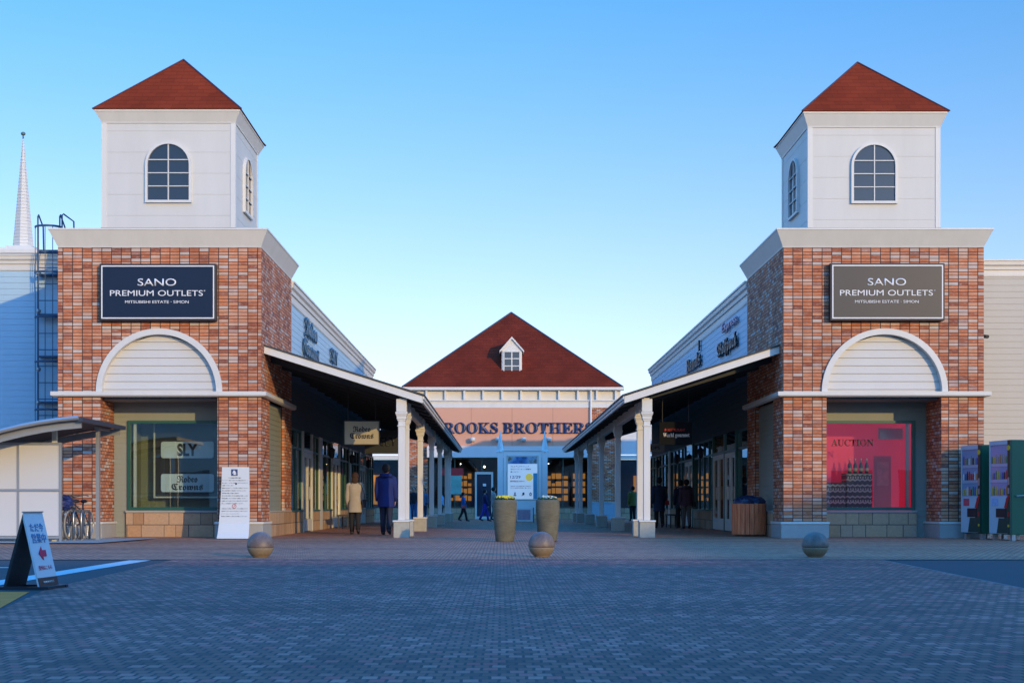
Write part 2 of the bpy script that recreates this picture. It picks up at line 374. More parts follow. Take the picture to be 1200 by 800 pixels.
# ------------------------------------------------------------------ mesh helpers
class MB:
    def __init__(self):
        self.bm = bmesh.new()
    def poly(self, pts):
        vs = [self.bm.verts.new(p) for p in pts]
        try:
            return self.bm.faces.new(vs)
        except ValueError:
            return None
    def box(self, x0, x1, y0, y1, z0, z1):
        x0, x1 = sorted((x0, x1)); y0, y1 = sorted((y0, y1)); z0, z1 = sorted((z0, z1))
        v = [self.bm.verts.new(p) for p in ((x0,y0,z0),(x1,y0,z0),(x1,y1,z0),(x0,y1,z0),(x0,y0,z1),(x1,y0,z1),(x1,y1,z1),(x0,y1,z1))]
        for f in ((0,3,2,1),(4,5,6,7),(0,1,5,4),(1,2,6,5),(2,3,7,6),(3,0,4,7)):
            self.bm.faces.new([v[i] for i in f])
        return v
    def obox(self, c, sx, sy, sz, rz=0, rx=0):
        vs = self.box(-sx/2, sx/2, -sy/2, sy/2, -sz/2, sz/2)
        mt = Matrix.Translation(c) @ Matrix.Rotation(rz, 4, 'Z') @ Matrix.Rotation(rx, 4, 'X')
        for v in vs:
            v.co = mt @ v.co
    def prism(self, pts, vec):
        """closed polygon pts pushed along vec"""
        a = [self.bm.verts.new(p) for p in pts]
        b = [self.bm.verts.new(Vector(p) + Vector(vec)) for p in pts]
        n = len(pts)
        self.bm.faces.new(a); self.bm.faces.new(b[::-1])
        for i in range(n):
            self.bm.faces.new((a[i], b[i], b[(i+1) % n], a[(i+1) % n]))
    def strip(self, prof, p0, p1, n):
        """open profile [(out, z)] dragged from p0 to p1 (2D) with outward normal n"""
        a = [self.bm.verts.new((p0[0]+n[0]*o, p0[1]+n[1]*o, z)) for o, z in prof]
        b = [self.bm.verts.new((p1[0]+n[0]*o, p1[1]+n[1]*o, z)) for o, z in prof]
        for i in range(len(prof)-1):
            self.bm.faces.new((a[i], b[i], b[i+1], a[i+1]))
    def siding(self, p0, p1, z0, z1, n, pitch=0.165, lap=0.005, g=0.007, dep=0.010):
        z = z0
        prof = []
        while z < z1 - 1e-4:
            t = min(z + pitch, z1)
            prof += [(lap, z), (0.002, t - g), (-dep, t - g), (-dep, t)] if t - z > 2*g else [(0.0, z), (0.0, t)]
            z = t
        self.strip(prof, p0, p1, n)
    def sweep(self, path, prof, closed=False, side=1):
        """closed profile [(out, z)] swept along a 2D path with mitred corners"""
        P = [Vector(p) for p in path]; n = len(P); rings = []
        for i in range(n):
            if closed:
                d0 = (P[i]-P[i-1]).normalized(); d1 = (P[(i+1) % n]-P[i]).normalized()
            else:
                d0 = (P[i]-P[i-1]).normalized() if i else (P[1]-P[0]).normalized()
                d1 = (P[i+1]-P[i]).normalized() if i < n-1 else d0
            n0 = Vector((d0.y, -d0.x))*side; n1 = Vector((d1.y, -d1.x))*side
            mt = (n0+n1); mt = mt / max(mt.length_squared, 1e-6) * 2
            rings.append([self.bm.verts.new((P[i].x+mt.x*o, P[i].y+mt.y*o, z)) for o, z in prof])
        m = len(prof)
        for i in range(n if closed else n-1):
            a, b = rings[i], rings[(i+1) % n]
            for j in range(m):
                self.bm.faces.new((a[j], b[j], b[(j+1) % m], a[(j+1) % m]))
        if not closed:
            self.bm.faces.new(rings[0]); self.bm.faces.new(rings[-1][::-1])
    def tube(self, pts, rad, seg=8, cap=True, flat=1.0):
        pts = [Vector(p) for p in pts]
        if isinstance(rad, (int, float)):
            rad = [rad]*len(pts)
        rings = []; up = None
        for i, p in enumerate(pts):
            d = (pts[min(i+1, len(pts)-1)] - pts[max(i-1, 0)]).normalized()
            if up is None:
                up = Vector((0, 0, 1)) if abs(d.z) < 0.9 else Vector((0, 1, 0))
            a = d.cross(up)
            if a.length < 1e-5: a = d.cross(Vector((1, 0, 0)))
            a.normalize(); b = d.cross(a).normalized(); up = -b if b.dot(up) < 0 else b
            b = up
            rings.append([self.bm.verts.new(p + a*math.cos(t)*rad[i] + b*math.sin(t)*rad[i]*flat) for t in [2*PI*k/seg for k in range(seg)]])
        for r0, r1 in zip(rings, rings[1:]):
            for k in range(seg):
                self.bm.faces.new((r0[k], r0[(k+1) % seg], r1[(k+1) % seg], r1[k]))
        if cap:
            self.bm.faces.new(rings[0][::-1]); self.bm.faces.new(rings[-1])
    def lathe(self, prof, c=(0, 0, 0), seg=24, sx=1, sy=1, caps=True):
        rings = [[self.bm.verts.new((c[0]+r*math.cos(t)*sx, c[1]+r*math.sin(t)*sy, c[2]+z)) for t in [2*PI*k/seg for k in range(seg)]] for r, z in prof]
        for r0, r1 in zip(rings, rings[1:]):
            for k in range(seg):
                self.bm.faces.new((r0[k], r0[(k+1) % seg], r1[(k+1) % seg], r1[k]))
        if caps:
            self.bm.faces.new(rings[0][::-1]); self.bm.faces.new(rings[-1])
    def ring(self, c, R_, r, axis='X', seg=28, s2=6):
        pts = []
        for k in range(seg+1):
            t = 2*PI*k/seg
            a, b = R_*math.cos(t), R_*math.sin(t)
            pts.append((c[0], c[1]+a, c[2]+b) if axis == 'X' else (c[0]+a, c[1], c[2]+b) if axis == 'Y' else (c[0]+a, c[1]+b, c[2]))
        self.tube(pts, r, s2, cap=False)
    def ball(self, c, r, sx=1, sy=1, sz=1, u=16, v=10):
        g = bmesh.ops.create_uvsphere(self.bm, u_segments=u, v_segments=v, radius=r)
        for w in g['verts']:
            w.co = Vector((w.co.x*sx+c[0], w.co.y*sy+c[1], w.co.z*sz+c[2]))
        return g['verts']
    def build(self, name, mat, parent=None, smooth=False, bevel=0, loc=None):
        bmesh.ops.recalc_face_normals(self.bm, faces=self.bm.faces)
        me = bpy.data.meshes.new(name)
        self.bm.to_mesh(me); self.bm.free()
        me.materials.append(mat)
        if smooth:
            for p in me.polygons: p.use_smooth = True
        o = bpy.data.objects.new(name, me); COL.objects.link(o)
        if parent: o.parent = parent
        if loc: o.location = loc
        if bevel:
            bv = o.modifiers.new('bevel', 'BEVEL'); bv.width = bevel; bv.segments = 2; bv.limit_method = 'ANGLE'
        return o

def tag(o, label=None, cat=None, group=None, kind=None):
    if label: o['label'] = label
    if cat: o['category'] = cat
    if group: o['group'] = group
    if kind: o['kind'] = kind
    return o
def thing(name, label, cat, loc=(0, 0, 0), rz=0, group=None):
    o = bpy.data.objects.new(name, None); COL.objects.link(o)
    o.location = loc; o.rotation_euler = (0, 0, rz); o.empty_display_size = 0.2
    return tag(o, label, cat, group)
def kids(o): return [c for c in bpy.data.objects if c.parent is o]
def copy_tree(o, parent=None):
    c = o.copy(); COL.objects.link(c)
    if parent: c.parent = parent
    for ch in kids(o): copy_tree(ch, c)
    return c
def struct(mb, name, mat):
    return tag(mb.build(name, mat), kind='structure')

def frak(s): return ''.join(chr(0x1D56C+ord(c)-65) if 'A' <= c <= 'Z' else chr(0x1D586+ord(c)-97) if 'a' <= c <= 'z' else c for c in s)
def serif(s): return ''.join(chr(0x1D400+ord(c)-65) if 'A' <= c <= 'Z' else chr(0x1D41A+ord(c)-97) if 'a' <= c <= 'z' else c for c in s)
def text(name, s, mat, w, h, loc, parent=None, ext=0.01, off=0.0, rot=(R(90), 0, 0), fitw=True):
    """lettering as solid mesh, w x h metres, centred on loc, reading upright and facing -Y by default"""
    cu = bpy.data.curves.new('lettering', 'FONT'); cu.body = s; cu.size = 1.0; cu.align_x = 'CENTER'; cu.resolution_u = 4
    cu.offset = off
    t = bpy.data.objects.new('tmp', cu); COL.objects.link(t)
    dg = bpy.context.evaluated_depsgraph_get()
    me = bpy.data.meshes.new_from_object(t.evaluated_get(dg))
    bpy.data.objects.remove(t); bpy.data.curves.remove(cu)
    xs = [v.co.x for v in me.vertices]; ys = [v.co.y for v in me.vertices]
    cx, cy = (min(xs)+max(xs))/2, (min(ys)+max(ys))/2
    kx, ky = w/(max(xs)-min(xs)), h/(max(ys)-min(ys))
    if not fitw: kx = ky
    bm = bmesh.new(); bm.from_mesh(me); bpy.data.meshes.remove(me)
    for v in bm.verts: v.co = Vector(((v.co.x-cx)*kx, (v.co.y-cy)*ky, ext))
    g = bmesh.ops.extrude_face_region(bm, geom=bm.faces[:])
    for v in g['geom']:
        if isinstance(v, bmesh.types.BMVert): v.co.z = 0
    me = bpy.data.meshes.new(name); bm.to_mesh(me); bm.free(); me.materials.append(mat)
    o = bpy.data.objects.new(name, me); COL.objects.link(o); o.location = loc; o.rotation_euler = rot
    if parent: o.parent = parent
    return o

# ------------------------------------------------------------------ ground
def sheet(name, pts, z, mat):
    mb = MB(); mb.poly([(x, y, z) for x, y in pts]); return struct(mb, name, mat)
sheet('ground', [(-600, -600), (600, -600), (600, 900), (-600, 900)], 0, asphalt)
sheet('brick_pavement', [(-3.0, -16), (5.2, -16), (5.1, 13.8), (5.62, 21.0), (-4.85, 21.0), (-4.42, 13.85), (-3.85, 10.8), (-3.0, 5)], 0.004, pav_blue)
sheet('plaza_pavement', [(-40, 21.12), (40, 21.12), (40, 110), (-40, 110)], 0.006, pav_brown)
sheet('kerb_strip', [(-40, 21.0), (40, 21.0), (40, 21.12), (-40, 21.12)], 0.008, drain_m)
sheet('sand_path', [(-14, 4), (-5.0, 4), (-3.4, 7.5), (-3.87, 10.8), (-4.44, 13.4), (-14, 13.4)], 0.004, sand)
sheet('road_line', [(-5.42, 13.4), (-5.10, 13.4), (-5.14, 20.9), (-5.46, 20.9)], 0.004, lineW)
sheet('road_line', [(-9.0, 18.4), (-6.3, 18.4), (-6.3, 18.6), (-9.0, 18.6)], 0.004, lineW)
sheet('road_edge_line', [(5.1, 13.8), (5.13, 13.8), (5.65, 21.0), (5.62, 21.0)], 0.004, plain('worn_edge', (.16, .16, .16), .8, .4, 6))

# ------------------------------------------------------------------ towers
Y0 = 34.2
def arch_pts(cx, z, r, n=28):
    return [(cx + r*math.cos(PI*k/n), z + r*math.sin(PI*k/n)) for k in range(n, -1, -1)]   # left to right

def arched_window(parent, P, c, z0, w, h, ax='Y'):
    """arched sash; P(u, d, z) maps along-wall, outward and height to world"""
    r = w/2; spring = z0 + h - r
    def outline(rr, zb):
        return [(-rr, zb)] + [(rr*math.cos(t), spring + rr*math.sin(t)) for t in [PI - PI*k/20 for k in range(21)]] + [(rr, zb)]
    fr = MB()
    out, inn = outline(r, z0), outline(r-0.06, z0+0.06)
    n = len(out)
    for i in range(n):
        j = (i+1) % n
        a, b, c2, d = out[i], out[j], inn[j], inn[i]
        for d0, d1 in ((0.07, None),):
            fr.poly([P(a[0], .07, a[1]), P(b[0], .07, b[1]), P(c2[0], .07, c2[1]), P(d[0], .07, d[1])])
        fr.poly([P(a[0], .07, a[1]), P(b[0], .07, b[1]), P(b[0], 0, b[1]), P(a[0], 0, a[1])])
        fr.poly([P(d[0], .07, d[1]), P(c2[0], .07, c2[1]), P(c2[0], 0, c2[1]), P(d[0], 0, d[1])])
    bmesh.ops.remove_doubles(fr.bm, verts=fr.bm.verts, dist=1e-4)
    f = fr.build('window', trim, parent)
    g = MB(); g.poly([P(x*1.0, .015, z) for x, z in inn]); g.build('glazing', pane, f)
    b = MB()
    def bar(u0, u1, za, zb): b.prism([P(u0, .02, za), P(u1, .02, za), P(u1, .05, za), P(u0, .05, za)], (0, 0, zb-za))
    bar(-.013, .013, z0+.06, z0+h-.06)
    b.build('upright_bar', trim, f)
    for k, fz in enumerate((0.25, 0.485, 0.72)):
        zz = z0 + .06 + (h-.12)*fz
        hw = r-.07 if zz < spring else math.sqrt(max((r-.07)**2-(zz-spring)**2, 0))
        b = MB(); bar(-hw, -.019, zz-.011, zz+.011); bar(.019, hw, zz-.011, zz+.011)
        b.build('cross_bar', trim, f)

def tower(xin, d, W, D, label, twr):
    """brick entrance tower: local x' runs outward from the arcade side"""
    X = lambda x: xin + d*x
    T = thing('entrance_tower', label, 'tower', (0, 0, 0))
    yb = Y0 + D
    zs0, zs1, zt = 3.40, 3.52, 6.985
    cxl = 2.445 if d < 0 else 2.44
    ra = 1.50
    # front wall with the half-round opening
    mb = MB()
    ap = arch_pts(cxl, zs1 + .0, ra)
    for y, rev in ((Y0, 0), (Y0 + .28, 1)):
        mb.poly([(X(0), y, zs0), (X(cxl-ra), y, zs0), (X(cxl-ra), y, zs1), (X(cxl-ra), y, zt), (X(0), y, zt)])
        mb.poly([(X(cxl+ra), y, zs0), (X(W), y, zs0), (X(W), y, zt), (X(cxl+ra), y, zt)])
        for (xa, za), (xb, zb) in zip(ap, ap[1:]):
            mb.poly([(X(xa), y, za), (X(xb), y, zb), (X(xb), y, zt), (X(xa), y, zt)])
    for (xa, za), (xb, zb) in zip(ap, ap[1:]):
        mb.poly([(X(xa), Y0, za), (X(xb), Y0, zb), (X(xb), Y0+.28, zb), (X(xa), Y0+.28, za)])
    mb.poly([(X(0), Y0, zs0), (X(0), yb, zs0), (X(0), yb, zt), (X(0), Y0, zt)])
    mb.poly([(X(W), Y0, 0), (X(W), yb, 0), (X(W), yb, zt), (X(W), Y0, zt)])
    mb.poly([(X(0), yb, 0), (X(W), yb, 0), (X(W), yb, zt), (X(0), yb, zt)])
    mb.build('brick_wall', brick, T)
    # pillars with plinths
    for a, b, ya, y2, nm in ((0, 1.05, Y0, Y0+1.22, 1), (W-1.02, W-.003, Y0, Y0+1.22, 1), (0, .6, yb-1.25, yb-.003, 0)):
        mb = MB(); mb.box(X(a), X(b), ya, y2, .40 if nm else 0, zs0-.003)
        p = mb.build('brick_pillar', brick, T)
        if nm:
            mb = MB(); mb.box(X(a-.05), X(b+.05), ya-.05, y2+.03, 0, .34); mb.build('plinth', concrete, p, bevel=.01)
            mb = MB(); mb.box(X(a-.065), X(b+.065), ya-.065, y2+.04, .342, .398); mb.build('plinth_cap', trim, p, bevel=.008)
    # recess: soffit, siding wall, stone base, display window
    mb = MB(); mb.box(X(.12), X(W-.05), Y0+.30, yb-.1, zs0-.05, zs0-.005); mb.build('soffit', plain('soffit_grey', (0.22, 0.22, 0.22), 0.7), T)
    yw = Y0 + 1.25
    w0, w1, wz0, wz1 = 1.0, 3.53, .70, 2.90
    mb = MB()
    sgn = (0, -1)
    mb.siding((X(w1), yw), (X(W-.9), yw), .0, zs0-.05, sgn, pitch=.13)
    mb.siding((X(w0), yw), (X(w1), yw), wz1, zs0-.05, sgn, pitch=.5)
    mb.siding((X(.1), yw+.0), (X(.1), yb-1.2), .0, zs0-.05, (-d, 0), pitch=.13)
    mb.build('siding', siding_o, T)
    mb = MB(); mb.box(X(w0-.3), X(w1+.02), yw-.10, yw+.06, 0, .615); mb.box(X(-.012), X(.3), Y0+1.245, yb-.02, 0, .615); mb.build('stone_base', stone, T)
    mb = MB(); mb.box(X(w0-.3), X(w1+.03), yw-.13, yw+.06, .618, .665); mb.box(X(-.02), X(.3), Y0+1.245, yb-.02, .618, .655); mb.build('stone_sill', concrete, T)
    wn_ = MB()
    for a, b, za, zb in ((w0-.2, w1, wz1-.07, wz1), (w0-.2, w1, wz0-.03, wz0+.05), (w1-.07, w1, wz0+.05, wz1-.07)):
        wn_.box(X(a), X(b), yw-.06, yw+.05, za, zb)
    win = wn_.build('display_window', green_f, T)
    mb = MB(); mb.poly([(X(w0-.2), yw-.01, wz0+.05), (X(w1-.07), yw-.01, wz0+.05), (X(w1-.07), yw-.01, wz1-.07), (X(w0-.2), yw-.01, wz1-.07)]); mb.build('pane', glass_s, win)
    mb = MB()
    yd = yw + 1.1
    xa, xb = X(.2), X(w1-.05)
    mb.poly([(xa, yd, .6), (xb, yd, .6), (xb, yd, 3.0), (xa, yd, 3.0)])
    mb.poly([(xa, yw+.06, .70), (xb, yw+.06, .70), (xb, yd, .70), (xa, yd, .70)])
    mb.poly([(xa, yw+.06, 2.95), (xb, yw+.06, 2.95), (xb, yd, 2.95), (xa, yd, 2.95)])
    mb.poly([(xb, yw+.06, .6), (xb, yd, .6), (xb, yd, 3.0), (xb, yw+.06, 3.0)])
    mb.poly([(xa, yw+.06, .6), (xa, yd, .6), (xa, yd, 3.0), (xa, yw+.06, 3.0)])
    mb.build('display_box', olive_in if d < 0 else emit_mat('glowing_red_backdrop', (0.80, 0.010, 0.085), 0.24), T)  # right box glows faintly by itself, added to brighten the shaded display
    mb = MB(); mb.box(X(w1-.20), X(w1-.13), yw+.04, yw+.10, .72, 2.88); mb.build('display_post', whitef if d < 0 else alum, T)
    # string course and arch
    mb = MB()
    pa = [(X(W), yb-.2), (X(W), Y0), (X(0), Y0), (X(0), yb-.02)]
    mb.sweep(pa, [(0.0, zs0), (.10, zs0), (.14, zs0+.03), (.14, zs1), (0.0, zs1)], side=1 if d < 0 else -1)
    mb.build('string_course', trim, T)
    mb = MB()
    o_, i_ = arch_pts(cxl, zs1+.002, ra+.015, 36), arch_pts(cxl, zs1+.002, ra-.125, 36)
    for k in range(36):
        q = [o_[k], o_[k+1], i_[k+1], i_[k]]
        mb.poly([(X(x), Y0-.06, z) for x, z in q])
        mb.poly([(X(x), y, z) for (x, z), y in ((o_[k], Y0-.06), (o_[k+1], Y0-.06), (o_[k+1], Y0+.02), (o_[k], Y0+.02))])
        mb.poly([(X(x), y, z) for (x, z), y in ((i_[k], Y0-.06), (i_[k+1], Y0-.06), (i_[k+1], Y0+.14), (i_[k], Y0+.14))])
    bmesh.ops.remove_doubles(mb.bm, verts=mb.bm.verts, dist=1e-4)
    mb.build('arch_moulding', trim, T)
    mb = MB()
    ri = ra - .12
    z = zs0; pitch = .19
    ys = Y0 + .12
    while z < zs1 + ri:
        zb_, zt_ = z, min(z+pitch-.014, zs1+ri-.005)
        def hw(zz): return math.sqrt(max(ri*ri-max(zz-zs1, 0)**2, 0.0))
        a, b = hw(zb_), hw(zt_)
        mb.poly([(X(cxl-a), ys-.012, zb_), (X(cxl+a), ys-.012, zb_), (X(cxl+b), ys-.002, zt_), (X(cxl-b), ys-.002, zt_)])
        mb.poly([(X(cxl-a), ys-.012, zb_), (X(cxl+a), ys-.012, zb_), (X(cxl+a), ys+.016, zb_), (X(cxl-a), ys+.016, zb_)])
        mb.poly([(X(cxl-b), ys+.016, zt_), (X(cxl+b), ys+.016, zt_), (X(cxl+b), ys+.016, zt_+.015), (X(cxl-b), ys+.016, zt_+.015)])
        z += pitch
    mb.build('arch_siding', arch_w, T)
    # main cornice
    mb = MB()
    mb.sweep([(X(0), Y0), (X(0), yb), (X(W), yb), (X(W), Y0)], [(-.10, zt+.003), (.0, zt+.003), (.01, zt+.04), (.17, 7.37), (.185, 7.38), (.185, 7.42), (-.10, 7.42)], closed=True, side=1 if d < 0 else -1)
    mb.build('cornice', trim, T)
    mb = MB(); mb.box(X(.08), X(W-.08), Y0+.08, yb-.08, 7.36, 7.40); mb.build('roof_deck', flash, T)
    # turret
    tz0, tz1, tz2, apex, wzb, tw = twr
    tcx, tcy, hw_ = (-8.19 if d < 0 else 9.20), 36.7, tw/2
    mb = MB(); mb.box(tcx-hw_-.03, tcx+hw_+.03, tcy-hw_-.03, tcy+hw_+.03, 7.41, 7.625); mb.build('flashing', flash, T)
    mb = MB()
    zl = [7.63] + [tz1-.0-.19 - .52*k for k in (4, 3, 2, 1)] + [tz1-.19+.0, tz1]
    zl = sorted(set([z for z in zl if 7.63 <= z <= tz1]))
    prof = []
    for za, zb_ in zip(zl, zl[1:]):
        prof += [(0, za), (0, zb_-.007), (-.008, zb_-.007), (-.008, zb_)]
    for p0, p1, n in (((-hw_, -hw_), (hw_, -hw_), (0, -1)), ((hw_, -hw_), (hw_, hw_), (1, 0)), ((-hw_, -hw_), (-hw_, hw_), (-1, 0)), ((-hw_, hw_), (hw_, hw_), (0, 1))):
        mb.strip(prof, (tcx+p0[0], tcy+p0[1]), (tcx+p1[0], tcy+p1[1]), n)
    tur = mb.build('turret', white, T)
    for sx in (-1, 1):
        for sy in (-1, 1):
            xx, yy = tcx+sx*hw_, tcy+sy*hw_
            mb = MB()
            mb.box(xx-sx*.105, xx+sx*.016, yy-sy*.02, yy+sy*.016, 7.63, tz1-.002)
            mb.box(xx-sx*.02, xx+sx*.016, yy-sy*.105, yy-sy*.022, 7.63, tz1-.002)
            mb.build('corner_board', trim, tur)
    mb = MB()
    h2 = hw_
    mb.sweep([(tcx-h2, tcy-h2), (tcx+h2, tcy-h2), (tcx+h2, tcy+h2), (tcx-h2, tcy+h2)], [(-.05, tz1), (.02, tz1), (.025, tz1+.03), (.14, tz2-.05), (.155, tz2-.04), (.155, tz2), (-.05, tz2)], closed=True, side=1)
    mb.build('turret_cornice', trim, T)
    mb = MB(); h3 = hw_ + .19
    base = [(tcx-h3, tcy-h3, tz2+.01), (tcx+h3, tcy-h3, tz2+.01), (tcx+h3, tcy+h3, tz2+.01), (tcx-h3, tcy+h3, tz2+.01)]
    lo = [(x, y, z-.008+.0) for x, y, z in base]
    for k in range(4):
        mb.poly([base[k], base[(k+1) % 4], (tcx, tcy, apex)])
    mb.poly(base)
    rf = mb.build('roof', roof_red, T)
    mb = MB()
    for k in range(4):
        mb.tube([base[k], (tcx, tcy, apex+.01)], .022, 6)
    mb.build('hip_ridge', plain('hip_flashing', (0.10, 0.03, 0.03), 0.6), rf)
    # turret windows on the front and on both sides
    arched_window(T, lambda u, o, z: (tcx + .0 + u, tcy-hw_-o, z), None, wzb, 1.14, 1.50)
    arched_window(T, lambda u, o, z: (tcx+hw_+o, tcy+u, z), None, wzb, 1.14, 1.50)
    arched_window(T, lambda u, o, z: (tcx-hw_-o, tcy+u, z), None, wzb, 1.14, 1.50)
    return T

XL, XR = -5.765, 6.78
tower(XL, -1, 4.885, 4.95, 'left brick entrance tower with white turret, beside the steel caged ladder', (7.6, 10.20, 10.50, 12.27, 8.24, 3.268))
tower(XR, 1, 4.83, 4.95, 'right brick entrance tower with white turret, beside the vending machines', (7.6, 10.10, 10.45, 12.20, 8.22, 3.24))

# main sign boards
def sign_board(cx, cz, w, h, label):
    T = thing('sign_board', label, 'sign', (cx, Y0, cz), group='dark outlet sign boards on the towers')
    mb = MB(); mb.box(-w/2, w/2, -.18, -.01, -h/2, h/2); mb.build('casing', sign_edge, T, bevel=.01)
    mb = MB(); mb.box(-w/2+.04, w/2-.04, -.187, -.181, -h/2+.04, h/2-.04); mb.build('face', navy_sign if cx < 0 else reflect_sign, T)
    mb = MB()
    a, b = w/2-.045, h/2-.045
    for x0, x1, z0, z1 in ((-a, a, b-.028, b), (-a, a, -b, -b+.028), (-a, -a+.028, -b+.029, b-.029), (a-.028, a, -b+.029, b-.029)):
        mb.box(x0, x1, -.195, -.188, z0, z1)
    mb.build('border', letter_w, T)
    text('lettering', 'SANO', letter_w, .92, .175, (-.02, -.188, .235), T, off=.004)
    text('lettering', 'PREMIUM OUTLETS', letter_w, 2.22, .135, (-.03, -.188, -.025), T, off=.0)
    text('trademark', '®', letter_w, .035, .035, (1.12, -.188, .03), T, fitw=False)
    text('lettering', 'MITSUBISHI ESTATE · SIMON', letter_w, 1.52, .066, (-.02, -.188, -.235), T, off=.0)
sign_board(-8.205, 5.887, 2.79, 1.36, 'navy sign board with white lettering on the left tower, near the ladder')
sign_board(9.246, 5.895, 2.74, 1.37, 'dark sign board, greyed by a painted reflection, with white lettering on the right tower, above the red display window')

# ------------------------------------------------------------------ wings with shopfronts
warm = emit_mat('warm_lamp', (1.0, 0.62, 0.28), 6.0)
coolw = emit_mat('ceiling_strip_light', (0.85, 0.93, 1.0), 2.2)
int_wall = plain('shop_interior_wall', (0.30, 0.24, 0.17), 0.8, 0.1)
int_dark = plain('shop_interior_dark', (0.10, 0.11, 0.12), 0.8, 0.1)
curtain = plain('ochre_drape', (0.42, 0.22, 0.07), 0.9, 0.2, 4)
def cornice_prof(zt, k=1.0):
    return [(-.05, zt-.55*k), (.02, zt-.55*k), (.03, zt-.50*k), (.03, zt-.34*k), (.07, zt-.32*k), (.08, zt-.22*k), (.13, zt-.17*k), (.14, zt-.06*k), (.17, zt-.05*k), (.17, zt), (-.05, zt)]

